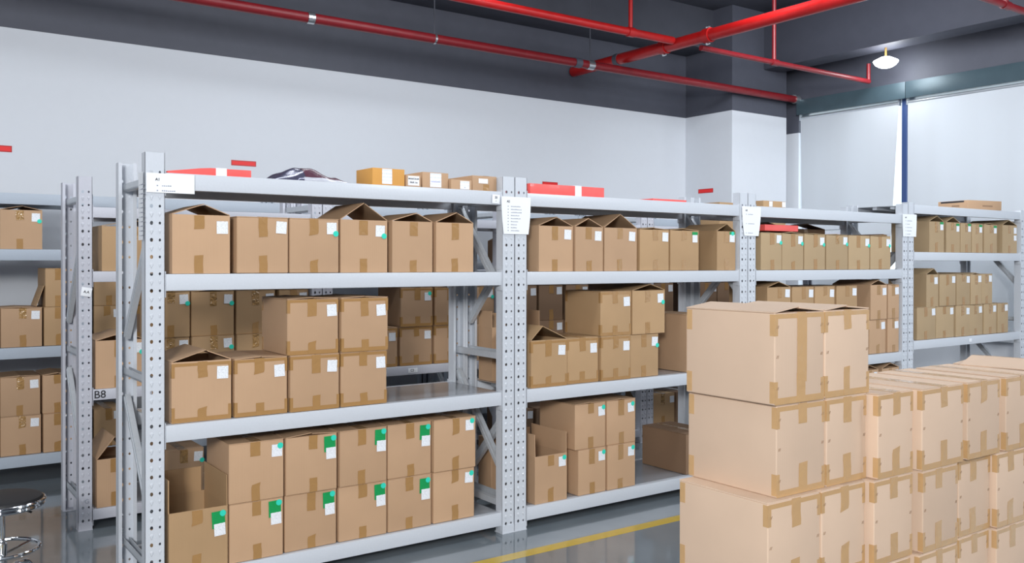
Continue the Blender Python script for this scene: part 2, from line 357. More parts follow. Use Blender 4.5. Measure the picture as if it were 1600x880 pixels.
def rack(X0, Y0, P, pw, D, lv, H, left, right, label, group, mat, bh=.076):
    t = thing('shelving_rack', label, 'shelf rack', (X0, Y0, 0), 0, group)
    k = (pw, H, mat.name)
    fp = cached(('p',)+k, lambda: post_mesh(pw, H, False, mat)); rp = cached(('q',)+k, lambda: post_mesh(pw, H, True, mat))
    for x in (0.0, P-pw-.002):
        ob('post', fp, t, (x, 0, 0)); ob('post', rp, t, (x, D, 0))
        for y, s in ((0, 1), (D, -1)):
            fm = cached(('fp', pw, s, mat.name), lambda: MB().box(-.0004, pw+.0004, -.006 if s > 0 else -.07, .07 if s > 0 else .006, 0, .005).box(.001, pw-.001, -.0035 if s > 0 else .0005, -.0005 if s > 0 else .0035, .005, .045).mesh('foot_plate', mat))
            ob('foot_plate', fm, t, (x, y, 0))
    L = P-2*pw-.004
    def bm():
        m = MB(); m.box(0, L, 0, .04, -bh, -.001)
        for x in (0, L-.004): m.box(x, x+.004, -.004, .05, -bh-.03, .012)
        return m.mesh('beam', mat, .003)
    bmesh_ = cached(('b', round(L, 4), bh, mat.name), bm)
    def pn():
        m = MB(); m.box(0, L, .041, D-.041, -.0025, -.0005)
        n = 3
        for i in range(1, n):
            y = .041+(D-.082)*i/n; m.box(0.02, L-.02, y-.02, y+.02, -.028, -.003)
        return m.mesh('shelf_panel', PANEL)
    pm = cached(('s', round(L, 4), D), pn); pl_ = pm
    if lv[0] > 2.01:
        pl_ = pm.copy(); pl_.materials.clear(); pl_.materials.append(mat)      # top sheet takes the lighter post material
    for z in lv:
        ob('beam', bmesh_, t, (pw+.001, .002, z)); ob('beam', bmesh_, t, (pw+.001, D-.042, z))
        ob('shelf_panel', pl_ if z == lv[0] else pm, t, (pw+.001, 0, z))
    for x, ty in ((pw*.5, left), (P-.002-pw*.5, right)):
        for z in (.16, 1.0, H-.12):
            def hb():
                m = MB(); m.box(-.014, .014, .03, D-.03, -.02, -.012); m.box(-.014, -.011, .03, D-.03, -.02, .016); m.box(.011, .014, .03, D-.03, -.02, .016)
                m.box(-.004, .004, .03, D-.03, -.012, -.004); return m.mesh('horizontal_brace', GALV)
            ob('horizontal_brace', cached(('h', D), hb), t, (x, 0, z))
        for zr, zf in DIAG[ty]:
            def dg():
                m = MB(); m.beam((0, D-.045, zr), (0, .045, zf), .026, .044); m.beam((-.0155, D-.05, zr), (-.0155, .05, zf), .004, .014)
                m.beam((.0155, D-.05, zr), (.0155, .05, zf), .004, .014); return m.mesh('diagonal_brace', GALV)
            ob('diagonal_brace', cached(('d', D, zr, zf), dg), t, (x, 0, 0))
    return t
GA, GB, GC = 'front row of shelving racks', 'middle row of shelving racks', 'back row of shelving racks'
LA = (1.932, 1.480, .803, .123)
RA = [rack(0, 0, 2, .084, .578, LA, 2.017, 'F0', 'F1', 'white steel rack nearest the camera, leftmost of the front row', GA, STEEL),
      rack(2, 0, 2, .084, .578, LA, 2.017, 'F2', 'F1', 'white steel rack, second of the front row, red pack on top', GA, STEEL),
      rack(4, 0, 2, .084, .578, LA, 2.017, 'F2', 'F1', 'white steel rack, third of the front row, behind the floor stack', GA, STEEL),
      rack(6, 0, 2, .084, .578, (2.018, 1.625, .882, .2), 2.035, 'F2', 'F1', 'white steel rack at the right end of the front row by the blinds', GA, STEEL, .073)]
NB = ['leftmost', 'second', 'third', 'fourth', 'fifth']
RB = [rack(-.027+1.479*i, 1.418, 1.479, .075, .564, (1.847, 1.478, .80, .114), 2.017, 'F0' if i == 0 else 'F2', 'F1',
           '%s white steel rack of the middle row behind the front racks' % NB[i], GB, STEELB, .062) for i in range(5)]
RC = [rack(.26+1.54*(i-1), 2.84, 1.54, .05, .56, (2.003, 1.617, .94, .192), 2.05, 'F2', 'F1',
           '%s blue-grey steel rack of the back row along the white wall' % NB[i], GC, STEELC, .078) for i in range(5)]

# ---------------------------------------------------------------- cartons
BOXES = [
  (0.118, 0.383, 0.02, 1.48, 0.268, 0.35, 'low', 'w', 0, 0, 'tented white-labelled carton, first from left, upper shelf, leftmost front rack', 'A'),
  (0.413, 0.67, 0.02, 1.48, 0.268, 0.35, 'c', 'w', 0, 0, 'closed white-labelled carton, second from left, upper shelf, leftmost front rack', 'A'),
  (0.673, 0.934, 0.02, 1.48, 0.268, 0.35, 'c', 'wd', 0, 0, 'closed green-dotted carton, third from left, upper shelf, leftmost front rack', 'A'),
  (0.941, 1.207, 0.02, 1.48, 0.268, 0.35, 'high', 'wd', 0, 0, 'open peaked green-dotted carton, fourth from left, upper shelf, leftmost front rack', 'A'),
  (1.226, 1.472, 0.02, 1.48, 0.268, 0.35, 'low', None, 0, 0, 'tented unlabelled carton, fifth from left, upper shelf, leftmost front rack', 'A'),
  (1.492, 1.734, 0.02, 1.48, 0.268, 0.35, 'low', None, 0, 0, 'tented unlabelled carton, rightmost, upper shelf, leftmost front rack', 'A'),
  (0.118, 0.392, 0.02, 0.803, 0.276, 0.35, 'mid', 'w', 0, 1, 'half-open white-labelled lower-layer carton, first from left, middle shelf, leftmost front rack', 'A'),
  (0.401, 0.663, 0.02, 0.803, 0.276, 0.35, 'c', 'w', 0, 1, 'closed white-labelled lower-layer carton, second from left, middle shelf, leftmost front rack', 'A'),
  (0.67, 0.931, 0.02, 0.803, 0.276, 0.35, 'c', 'w', 0, 1, 'closed white-labelled lower-layer carton, third from left, middle shelf, leftmost front rack', 'A'),
  (0.938, 1.2, 0.02, 0.803, 0.276, 0.35, 'c', 'w', 0, 1, 'closed white-labelled lower-layer carton, rightmost, middle shelf, leftmost front rack', 'A'),
  (0.657, 0.928, 0.02, 1.079, 0.276, 0.35, 'c', 'w', 0, 1, 'closed white-labelled upper-layer carton, first from left, middle shelf, leftmost front rack', 'A'),
  (0.938, 1.204, 0.02, 1.079, 0.276, 0.35, 'c', 'w', 0, 1, 'closed white-labelled upper-layer carton, second from left, middle shelf, leftmost front rack', 'A'),
  (0.104, 0.374, 0.02, 0.123, 0.277, 0.35, 'open', 'gd', 1, 0, 'open-topped green-labelled lower-layer carton, first from left, bottom shelf, leftmost front rack', 'A'),
  (0.377, 0.641, 0.02, 0.123, 0.277, 0.35, 'c', 'gd', 0, 0, 'closed green-labelled lower-layer carton, second from left, bottom shelf, leftmost front rack', 'A'),
  (0.647, 0.921, 0.02, 0.123, 0.277, 0.35, 'c', 'gd', 0, 0, 'closed green-labelled lower-layer carton, third from left, bottom shelf, leftmost front rack', 'A'),
  (0.931, 1.204, 0.02, 0.123, 0.277, 0.35, 'c', 'gd', 0, 0, 'closed green-labelled lower-layer carton, fourth from left, bottom shelf, leftmost front rack', 'A'),
  (1.207, 1.472, 0.02, 0.123, 0.277, 0.35, 'c', 'gd', 0, 0, 'closed green-labelled lower-layer carton, fifth from left, bottom shelf, leftmost front rack', 'A'),
  (1.48, 1.747, 0.02, 0.123, 0.277, 0.35, 'c', 'td', 0, 0, 'closed green-dotted lower-layer carton, rightmost, bottom shelf, leftmost front rack', 'A'),
  (0.374, 0.644, 0.02, 0.4, 0.283, 0.35, 'c', 'td', 0, 0, 'closed green-dotted upper-layer carton, first from left, bottom shelf, leftmost front rack', 'A'),
  (0.65, 0.921, 0.02, 0.4, 0.283, 0.35, 'c', 'gd', 0, 0, 'closed green-labelled upper-layer carton, second from left, bottom shelf, leftmost front rack', 'A'),
  (0.931, 1.2, 0.02, 0.4, 0.283, 0.35, 'c', 'gd', 0, 0, 'closed green-labelled upper-layer carton, third from left, bottom shelf, leftmost front rack', 'A'),
  (1.207, 1.472, 0.02, 0.4, 0.283, 0.35, 'c', 'gd', 0, 0, 'closed green-labelled upper-layer carton, fourth from left, bottom shelf, leftmost front rack', 'A'),
  (1.48, 1.751, 0.02, 0.4, 0.283, 0.35, 'c', 'td', 0, 0, 'closed green-dotted upper-layer carton, rightmost, bottom shelf, leftmost front rack', 'A'),
  (2.192, 2.452, 0.02, 1.48, 0.268, 0.35, 'low', 'w', 0, 0, 'tented white-labelled carton, first from left, upper shelf, second front rack', 'A'),
  (2.457, 2.68, 0.02, 1.48, 0.268, 0.35, 'low', 'w', 0, 0, 'tented white-labelled carton, second from left, upper shelf, second front rack', 'A'),
  (2.69, 2.964, 0.02, 1.48, 0.268, 0.35, 'high', 'w', 0, 0, 'open peaked white-labelled carton, third from left, upper shelf, second front rack', 'A'),
  (2.992, 3.254, 0.02, 1.48, 0.268, 0.35, 'c', 'w', 1, 0, 'closed white-labelled carton, fourth from left, upper shelf, second front rack', 'A'),
  (3.265, 3.536, 0.02, 1.48, 0.268, 0.35, 'c', 'gw', 1, 0, 'closed white-labelled carton, fifth from left, upper shelf, second front rack', 'A'),
  (3.712, 3.905, 0.02, 1.48, 0.268, 0.35, 'low', 'gt', 1, 0, 'tented green-labelled carton, rightmost, upper shelf, second front rack', 'A'),
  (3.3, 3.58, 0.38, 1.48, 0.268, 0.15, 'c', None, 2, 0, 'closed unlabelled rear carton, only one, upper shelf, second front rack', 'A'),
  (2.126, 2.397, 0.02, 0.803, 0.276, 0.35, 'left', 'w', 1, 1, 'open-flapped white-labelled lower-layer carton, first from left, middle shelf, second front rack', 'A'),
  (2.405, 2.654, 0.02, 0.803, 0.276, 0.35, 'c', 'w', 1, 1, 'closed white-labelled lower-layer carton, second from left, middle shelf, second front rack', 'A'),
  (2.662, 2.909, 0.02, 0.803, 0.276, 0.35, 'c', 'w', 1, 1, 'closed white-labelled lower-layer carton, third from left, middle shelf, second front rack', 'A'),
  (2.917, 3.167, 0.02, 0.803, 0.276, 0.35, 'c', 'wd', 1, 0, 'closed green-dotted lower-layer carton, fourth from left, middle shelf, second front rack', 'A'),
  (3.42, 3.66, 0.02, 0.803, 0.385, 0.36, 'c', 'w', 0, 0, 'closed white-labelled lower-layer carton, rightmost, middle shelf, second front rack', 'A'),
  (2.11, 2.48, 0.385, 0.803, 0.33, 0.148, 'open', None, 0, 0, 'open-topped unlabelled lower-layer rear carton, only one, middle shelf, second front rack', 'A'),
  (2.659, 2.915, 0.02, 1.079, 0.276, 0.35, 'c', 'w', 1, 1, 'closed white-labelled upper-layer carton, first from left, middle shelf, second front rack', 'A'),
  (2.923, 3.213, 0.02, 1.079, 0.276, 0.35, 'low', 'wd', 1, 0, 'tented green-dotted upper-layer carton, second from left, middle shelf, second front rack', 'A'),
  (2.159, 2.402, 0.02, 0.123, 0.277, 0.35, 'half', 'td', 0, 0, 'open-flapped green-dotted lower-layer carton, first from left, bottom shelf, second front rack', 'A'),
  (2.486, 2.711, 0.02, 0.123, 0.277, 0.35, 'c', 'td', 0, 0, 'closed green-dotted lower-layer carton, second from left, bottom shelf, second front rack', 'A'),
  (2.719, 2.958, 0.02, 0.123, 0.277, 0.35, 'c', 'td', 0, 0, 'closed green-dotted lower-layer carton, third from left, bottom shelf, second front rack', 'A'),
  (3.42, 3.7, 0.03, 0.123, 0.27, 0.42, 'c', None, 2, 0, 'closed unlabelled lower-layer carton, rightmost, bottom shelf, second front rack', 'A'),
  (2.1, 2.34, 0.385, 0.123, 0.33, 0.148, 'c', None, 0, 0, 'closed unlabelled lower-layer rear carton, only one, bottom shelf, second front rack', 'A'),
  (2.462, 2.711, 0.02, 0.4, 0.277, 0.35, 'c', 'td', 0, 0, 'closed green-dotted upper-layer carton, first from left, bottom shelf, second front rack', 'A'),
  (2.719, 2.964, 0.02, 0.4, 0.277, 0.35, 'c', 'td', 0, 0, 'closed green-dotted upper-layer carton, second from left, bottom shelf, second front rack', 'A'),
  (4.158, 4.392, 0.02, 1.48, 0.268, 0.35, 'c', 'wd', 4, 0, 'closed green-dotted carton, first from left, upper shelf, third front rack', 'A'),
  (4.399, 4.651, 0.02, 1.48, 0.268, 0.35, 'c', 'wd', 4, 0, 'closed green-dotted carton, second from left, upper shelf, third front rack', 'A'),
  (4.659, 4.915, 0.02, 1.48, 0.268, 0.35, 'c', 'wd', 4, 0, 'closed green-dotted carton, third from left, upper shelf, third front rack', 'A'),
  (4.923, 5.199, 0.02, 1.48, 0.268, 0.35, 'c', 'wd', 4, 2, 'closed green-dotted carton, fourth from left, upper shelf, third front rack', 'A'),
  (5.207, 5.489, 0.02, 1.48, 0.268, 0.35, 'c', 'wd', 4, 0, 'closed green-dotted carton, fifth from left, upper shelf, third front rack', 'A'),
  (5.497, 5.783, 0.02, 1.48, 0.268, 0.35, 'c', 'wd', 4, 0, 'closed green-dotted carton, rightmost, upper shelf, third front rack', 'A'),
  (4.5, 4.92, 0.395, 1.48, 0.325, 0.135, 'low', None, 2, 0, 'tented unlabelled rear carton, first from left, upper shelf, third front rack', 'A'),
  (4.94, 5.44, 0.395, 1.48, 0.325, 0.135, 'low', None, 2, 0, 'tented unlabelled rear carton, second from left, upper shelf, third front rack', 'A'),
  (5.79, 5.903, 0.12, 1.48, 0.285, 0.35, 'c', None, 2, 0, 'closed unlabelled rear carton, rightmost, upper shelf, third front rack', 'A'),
  (4.2, 4.502, 0.02, 0.803, 0.276, 0.35, 'c', 'w', 0, 0, 'closed white-labelled lower-layer carton, first from left, middle shelf, third front rack', 'A'),
  (4.513, 4.774, 0.02, 0.803, 0.276, 0.35, 'c', 'w', 0, 0, 'closed white-labelled lower-layer carton, second from left, middle shelf, third front rack', 'A'),
  (4.793, 5.043, 0.02, 0.803, 0.276, 0.35, 'c', 'w', 0, 0, 'closed white-labelled lower-layer carton, third from left, middle shelf, third front rack', 'A'),
  (5.063, 5.334, 0.02, 0.803, 0.276, 0.35, 'c', 'w', 0, 0, 'closed white-labelled lower-layer carton, fourth from left, middle shelf, third front rack', 'A'),
  (5.497, 5.729, 0.02, 0.803, 0.276, 0.35, 'c', 'w', 0, 0, 'closed white-labelled lower-layer carton, fifth from left, middle shelf, third front rack', 'A'),
  (5.742, 5.905, 0.02, 0.803, 0.276, 0.35, 'c', 'w', 0, 0, 'closed white-labelled lower-layer carton, rightmost, middle shelf, third front rack', 'A'),
  (4.235, 4.502, 0.02, 1.079, 0.276, 0.35, 'low', 'w', 1, 0, 'tented white-labelled upper-layer carton, first from left, middle shelf, third front rack', 'A'),
  (4.513, 4.774, 0.02, 1.079, 0.276, 0.35, 'c', 'w', 1, 0, 'closed white-labelled upper-layer carton, second from left, middle shelf, third front rack', 'A'),
  (4.793, 5.043, 0.02, 1.079, 0.276, 0.35, 'c', 'w', 1, 0, 'closed white-labelled upper-layer carton, third from left, middle shelf, third front rack', 'A'),
  (5.063, 5.334, 0.02, 1.079, 0.276, 0.35, 'c', 'w', 1, 0, 'closed white-labelled upper-layer carton, fourth from left, middle shelf, third front rack', 'A'),
  (5.497, 5.729, 0.02, 1.079, 0.276, 0.35, 'low', 'w', 0, 0, 'tented white-labelled upper-layer carton, fifth from left, middle shelf, third front rack', 'A'),
  (5.742, 5.905, 0.02, 1.079, 0.276, 0.35, 'c', 'w', 0, 0, 'closed white-labelled upper-layer carton, rightmost, middle shelf, third front rack', 'A'),
  (4.151, 4.421, 0.02, 0.123, 0.277, 0.35, 'c', 'w', 0, 0, 'closed white-labelled lower-layer carton, first from left, bottom shelf, third front rack', 'A'),
  (4.443, 4.697, 0.02, 0.123, 0.277, 0.35, 'c', 'w', 0, 0, 'closed white-labelled lower-layer carton, second from left, bottom shelf, third front rack', 'A'),
  (4.728, 4.995, 0.02, 0.123, 0.277, 0.35, 'c', 'w', 0, 0, 'closed white-labelled lower-layer carton, third from left, bottom shelf, third front rack', 'A'),
  (5.027, 5.308, 0.02, 0.123, 0.277, 0.35, 'c', 'w', 0, 0, 'closed white-labelled lower-layer carton, fourth from left, bottom shelf, third front rack', 'A'),
  (5.368, 5.603, 0.02, 0.123, 0.277, 0.35, 'c', 'w', 0, 0, 'closed white-labelled lower-layer carton, fifth from left, bottom shelf, third front rack', 'A'),
  (5.639, 5.905, 0.02, 0.123, 0.277, 0.35, 'c', 'w', 0, 0, 'closed white-labelled lower-layer carton, rightmost, bottom shelf, third front rack', 'A'),
  (5.385, 5.621, 0.02, 0.4, 0.277, 0.35, 'low', 'w', 0, 0, 'tented white-labelled upper-layer carton, first from left, bottom shelf, third front rack', 'A'),
  (5.657, 5.905, 0.02, 0.4, 0.277, 0.35, 'low', 'w', 0, 0, 'tented white-labelled upper-layer carton, second from left, bottom shelf, third front rack', 'A'),
  (6.347, 6.581, 0.02, 1.625, 0.262, 0.35, 'low', 'gw', 4, 2, 'tented white-labelled carton, first from left, upper shelf, fourth front rack', 'A'),
  (6.612, 6.844, 0.02, 1.625, 0.262, 0.35, 'low', 'gw', 4, 2, 'tented white-labelled carton, second from left, upper shelf, fourth front rack', 'A'),
  (6.855, 7.04, 0.02, 1.625, 0.262, 0.35, 'c', 'gw', 4, 2, 'closed white-labelled carton, third from left, upper shelf, fourth front rack', 'A'),
  (7.063, 7.254, 0.02, 1.625, 0.262, 0.35, 'c', 'gw', 4, 2, 'closed white-labelled carton, fourth from left, upper shelf, fourth front rack', 'A'),
  (7.277, 7.509, 0.02, 1.625, 0.262, 0.35, 'c', 'gw', 4, 2, 'closed white-labelled carton, fifth from left, upper shelf, fourth front rack', 'A'),
  (7.6, 7.88, 0.02, 1.625, 0.262, 0.35, 'low', 'ww', 4, 2, 'tented double-labelled carton, rightmost, upper shelf, fourth front rack', 'A'),
  (6.17, 6.458, 0.02, 0.882, 0.276, 0.35, 'c', 'w', 4, 0, 'closed white-labelled lower-layer carton, first from left, middle shelf, fourth front rack', 'A'),
  (6.473, 6.769, 0.02, 0.882, 0.276, 0.35, 'c', 'w', 4, 0, 'closed white-labelled lower-layer carton, second from left, middle shelf, fourth front rack', 'A'),
  (6.785, 7.018, 0.02, 0.882, 0.276, 0.35, 'c', 'w', 4, 2, 'closed white-labelled lower-layer carton, third from left, middle shelf, fourth front rack', 'A'),
  (7.035, 7.265, 0.02, 0.882, 0.276, 0.35, 'c', 'w', 4, 2, 'closed white-labelled lower-layer carton, fourth from left, middle shelf, fourth front rack', 'A'),
  (7.282, 7.509, 0.02, 0.882, 0.276, 0.35, 'c', 'w', 4, 2, 'closed white-labelled lower-layer carton, fifth from left, middle shelf, fourth front rack', 'A'),
  (7.527, 7.725, 0.02, 0.882, 0.276, 0.35, 'c', 'w', 4, 2, 'closed white-labelled lower-layer carton, rightmost, middle shelf, fourth front rack', 'A'),
  (6.307, 6.499, 0.02, 1.158, 0.276, 0.35, 'low', 'w', 4, 0, 'tented white-labelled upper-layer carton, first from left, middle shelf, fourth front rack', 'A'),
  (6.514, 6.78, 0.02, 1.158, 0.276, 0.35, 'c', 'w', 4, 0, 'closed white-labelled upper-layer carton, second from left, middle shelf, fourth front rack', 'A'),
  (6.801, 7.029, 0.02, 1.158, 0.276, 0.35, 'c', 'w', 4, 2, 'closed white-labelled upper-layer carton, third from left, middle shelf, fourth front rack', 'A'),
  (7.04, 7.231, 0.02, 1.158, 0.276, 0.35, 'c', 'w', 4, 2, 'closed white-labelled upper-layer carton, fourth from left, middle shelf, fourth front rack', 'A'),
  (7.248, 7.439, 0.02, 1.158, 0.276, 0.35, 'c', 'w', 4, 2, 'closed white-labelled upper-layer carton, rightmost, middle shelf, fourth front rack', 'A'),
  (6.17, 6.387, 0.02, 0.2, 0.277, 0.35, 'c', 'w', 4, 2, 'closed white-labelled carton, first from left, bottom shelf, fourth front rack', 'A'),
  (6.402, 6.643, 0.02, 0.2, 0.277, 0.35, 'c', 'w', 4, 2, 'closed white-labelled carton, second from left, bottom shelf, fourth front rack', 'A'),
  (6.659, 6.887, 0.02, 0.2, 0.277, 0.35, 'c', 'w', 4, 2, 'closed white-labelled carton, third from left, bottom shelf, fourth front rack', 'A'),
  (6.904, 7.118, 0.02, 0.2, 0.277, 0.35, 'c', 'w', 4, 2, 'closed white-labelled carton, fourth from left, bottom shelf, fourth front rack', 'A'),
  (7.208, 7.415, 0.02, 0.2, 0.277, 0.35, 'c', 'w', 4, 2, 'closed white-labelled carton, fifth from left, bottom shelf, fourth front rack', 'A'),
  (7.439, 7.652, 0.02, 0.2, 0.277, 0.35, 'c', 'w', 4, 2, 'closed white-labelled carton, rightmost, bottom shelf, fourth front rack', 'A'),
  (0.1, 0.44, 1.438, 1.478, 0.26, 0.35, 'mid', None, 1, 2, 'half-open unlabelled carton, first from left, upper shelf, leftmost middle-row rack', 'B'),
  (0.47, 0.72, 1.438, 1.478, 0.268, 0.35, 'c', 'w', 0, 0, 'closed white-labelled carton, second from left, upper shelf, leftmost middle-row rack', 'B'),
  (0.067, 0.337, 1.438, 0.8, 0.276, 0.35, 'mid', 'wd', 0, 0, 'half-open green-dotted lower-layer carton, first from left, middle shelf, leftmost middle-row rack', 'B'),
  (0.387, 0.6, 1.438, 0.8, 0.276, 0.35, 'c', 'wd', 1, 2, 'closed green-dotted lower-layer carton, second from left, middle shelf, leftmost middle-row rack', 'B'),
  (0.607, 0.874, 1.438, 0.8, 0.276, 0.35, 'c', 'wd', 1, 2, 'closed green-dotted lower-layer carton, third from left, middle shelf, leftmost middle-row rack', 'B'),
  (0.883, 1.14, 1.438, 0.8, 0.276, 0.35, 'c', 'wd', 1, 2, 'closed green-dotted lower-layer carton, fourth from left, middle shelf, leftmost middle-row rack', 'B'),
  (1.161, 1.367, 1.438, 0.8, 0.276, 0.35, 'c', 'w', 1, 0, 'closed white-labelled lower-layer carton, rightmost, middle shelf, leftmost middle-row rack', 'B'),
  (0.387, 0.6, 1.438, 1.076, 0.276, 0.35, 'c', 'wd', 1, 2, 'closed green-dotted upper-layer carton, first from left, middle shelf, leftmost middle-row rack', 'B'),
  (0.607, 0.874, 1.438, 1.076, 0.276, 0.35, 'c', 'wd', 1, 2, 'closed green-dotted upper-layer carton, second from left, middle shelf, leftmost middle-row rack', 'B'),
  (0.883, 1.14, 1.438, 1.076, 0.276, 0.35, 'c', 'wd', 1, 2, 'closed green-dotted upper-layer carton, third from left, middle shelf, leftmost middle-row rack', 'B'),
  (1.161, 1.367, 1.438, 1.076, 0.276, 0.35, 'c', 'w', 1, 0, 'closed white-labelled upper-layer carton, rightmost, middle shelf, leftmost middle-row rack', 'B'),
  (0.071, 0.272, 1.438, 0.114, 0.277, 0.35, 'tall', None, 0, 0, 'open peaked unlabelled carton, first from left, bottom shelf, leftmost middle-row rack', 'B'),
  (0.431, 0.688, 1.438, 0.114, 0.277, 0.35, 'c', 'wd', 0, 2, 'closed green-dotted carton, second from left, bottom shelf, leftmost middle-row rack', 'B'),
  (1.55, 1.812, 1.438, 1.478, 0.22, 0.35, 'c', 'w', 0, 0, 'closed white-labelled carton, first from left, upper shelf, second middle-row rack', 'B'),
  (1.82, 2.082, 1.438, 1.478, 0.22, 0.35, 'c', 'w', 0, 0, 'closed white-labelled carton, second from left, upper shelf, second middle-row rack', 'B'),
  (2.09, 2.352, 1.438, 1.478, 0.22, 0.35, 'low', 'w', 0, 0, 'tented white-labelled carton, third from left, upper shelf, second middle-row rack', 'B'),
  (2.36, 2.622, 1.438, 1.478, 0.22, 0.35, 'c', 'w', 0, 0, 'closed white-labelled carton, rightmost, upper shelf, second middle-row rack', 'B'),
  (1.537, 1.75, 1.438, 0.8, 0.276, 0.35, 'c', 'w', 0, 1, 'closed white-labelled lower-layer carton, first from left, middle shelf, second middle-row rack', 'B'),
  (1.76, 2.026, 1.438, 0.8, 0.276, 0.35, 'c', 'w', 0, 1, 'closed white-labelled lower-layer carton, second from left, middle shelf, second middle-row rack', 'B'),
  (2.044, 2.306, 1.438, 0.8, 0.276, 0.35, 'c', 'w', 0, 1, 'closed white-labelled lower-layer carton, third from left, middle shelf, second middle-row rack', 'B'),
  (2.322, 2.584, 1.438, 0.8, 0.276, 0.35, 'c', 'w', 0, 1, 'closed white-labelled lower-layer carton, fourth from left, middle shelf, second middle-row rack', 'B'),
  (2.606, 2.846, 1.438, 0.8, 0.276, 0.35, 'c', 'w', 0, 0, 'closed white-labelled lower-layer carton, rightmost, middle shelf, second middle-row rack', 'B'),
  (2.044, 2.306, 1.438, 1.076, 0.276, 0.35, 'c', 'td', 0, 1, 'closed green-dotted upper-layer carton, first from left, middle shelf, second middle-row rack', 'B'),
  (2.322, 2.584, 1.438, 1.076, 0.276, 0.35, 'c', 'td', 0, 1, 'closed green-dotted upper-layer carton, second from left, middle shelf, second middle-row rack', 'B'),
  (2.606, 2.846, 1.438, 1.076, 0.276, 0.35, 'c', 'wd', 0, 0, 'closed green-dotted upper-layer carton, rightmost, middle shelf, second middle-row rack', 'B'),
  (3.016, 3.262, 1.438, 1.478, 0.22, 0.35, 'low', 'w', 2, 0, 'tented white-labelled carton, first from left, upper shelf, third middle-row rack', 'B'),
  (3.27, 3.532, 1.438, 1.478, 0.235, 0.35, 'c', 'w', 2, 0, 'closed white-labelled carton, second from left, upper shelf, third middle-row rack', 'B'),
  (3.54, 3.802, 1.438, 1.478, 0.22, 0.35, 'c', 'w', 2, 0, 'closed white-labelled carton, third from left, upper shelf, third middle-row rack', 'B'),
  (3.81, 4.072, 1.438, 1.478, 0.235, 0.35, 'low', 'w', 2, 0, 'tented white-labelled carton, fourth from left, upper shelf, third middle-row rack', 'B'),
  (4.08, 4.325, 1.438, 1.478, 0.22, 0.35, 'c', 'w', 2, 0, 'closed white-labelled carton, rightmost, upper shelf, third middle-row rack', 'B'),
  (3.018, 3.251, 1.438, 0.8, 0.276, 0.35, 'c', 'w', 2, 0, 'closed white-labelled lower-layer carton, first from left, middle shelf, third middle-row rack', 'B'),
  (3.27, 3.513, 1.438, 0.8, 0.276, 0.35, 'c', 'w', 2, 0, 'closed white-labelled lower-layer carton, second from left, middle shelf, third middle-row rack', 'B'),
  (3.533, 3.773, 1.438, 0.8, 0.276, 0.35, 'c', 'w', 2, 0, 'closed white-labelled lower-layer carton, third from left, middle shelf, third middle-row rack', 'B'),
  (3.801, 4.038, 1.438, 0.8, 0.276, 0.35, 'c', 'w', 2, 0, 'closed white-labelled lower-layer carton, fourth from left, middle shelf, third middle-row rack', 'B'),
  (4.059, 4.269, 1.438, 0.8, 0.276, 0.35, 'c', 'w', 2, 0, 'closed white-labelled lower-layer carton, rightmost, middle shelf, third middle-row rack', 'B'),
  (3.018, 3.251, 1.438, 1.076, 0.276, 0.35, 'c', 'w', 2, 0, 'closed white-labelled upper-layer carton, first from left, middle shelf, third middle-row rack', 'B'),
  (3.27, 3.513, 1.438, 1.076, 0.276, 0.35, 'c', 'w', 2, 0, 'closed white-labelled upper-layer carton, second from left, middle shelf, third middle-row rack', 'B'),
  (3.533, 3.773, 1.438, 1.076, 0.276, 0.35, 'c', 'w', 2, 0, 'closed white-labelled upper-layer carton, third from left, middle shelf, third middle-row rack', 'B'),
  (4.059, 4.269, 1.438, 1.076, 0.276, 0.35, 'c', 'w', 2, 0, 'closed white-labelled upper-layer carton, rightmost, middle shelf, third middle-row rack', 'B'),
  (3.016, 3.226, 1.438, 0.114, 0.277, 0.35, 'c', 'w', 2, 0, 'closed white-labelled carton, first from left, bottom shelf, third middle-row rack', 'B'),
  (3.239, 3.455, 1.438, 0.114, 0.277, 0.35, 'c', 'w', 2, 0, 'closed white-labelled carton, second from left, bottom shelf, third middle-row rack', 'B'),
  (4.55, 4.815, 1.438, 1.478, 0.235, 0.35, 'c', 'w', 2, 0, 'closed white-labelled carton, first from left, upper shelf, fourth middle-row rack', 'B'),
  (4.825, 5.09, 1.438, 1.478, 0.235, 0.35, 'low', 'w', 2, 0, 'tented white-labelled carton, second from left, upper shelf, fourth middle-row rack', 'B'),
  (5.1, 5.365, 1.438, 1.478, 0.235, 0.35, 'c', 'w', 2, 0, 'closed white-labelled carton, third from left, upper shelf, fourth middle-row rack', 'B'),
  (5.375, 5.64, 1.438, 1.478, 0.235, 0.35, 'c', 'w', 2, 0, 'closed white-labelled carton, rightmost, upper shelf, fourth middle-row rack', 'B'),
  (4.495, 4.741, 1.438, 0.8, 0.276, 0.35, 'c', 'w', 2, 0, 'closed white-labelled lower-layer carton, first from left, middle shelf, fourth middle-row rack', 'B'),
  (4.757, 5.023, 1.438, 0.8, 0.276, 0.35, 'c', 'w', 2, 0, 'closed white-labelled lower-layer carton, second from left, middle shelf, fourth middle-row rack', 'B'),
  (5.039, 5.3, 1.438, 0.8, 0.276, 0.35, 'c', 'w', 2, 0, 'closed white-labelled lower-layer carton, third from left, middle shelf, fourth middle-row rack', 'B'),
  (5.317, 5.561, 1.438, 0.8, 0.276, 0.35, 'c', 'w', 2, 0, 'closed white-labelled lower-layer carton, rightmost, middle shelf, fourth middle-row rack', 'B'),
  (4.495, 4.741, 1.438, 1.076, 0.276, 0.35, 'c', 'w', 2, 0, 'closed white-labelled upper-layer carton, first from left, middle shelf, fourth middle-row rack', 'B'),
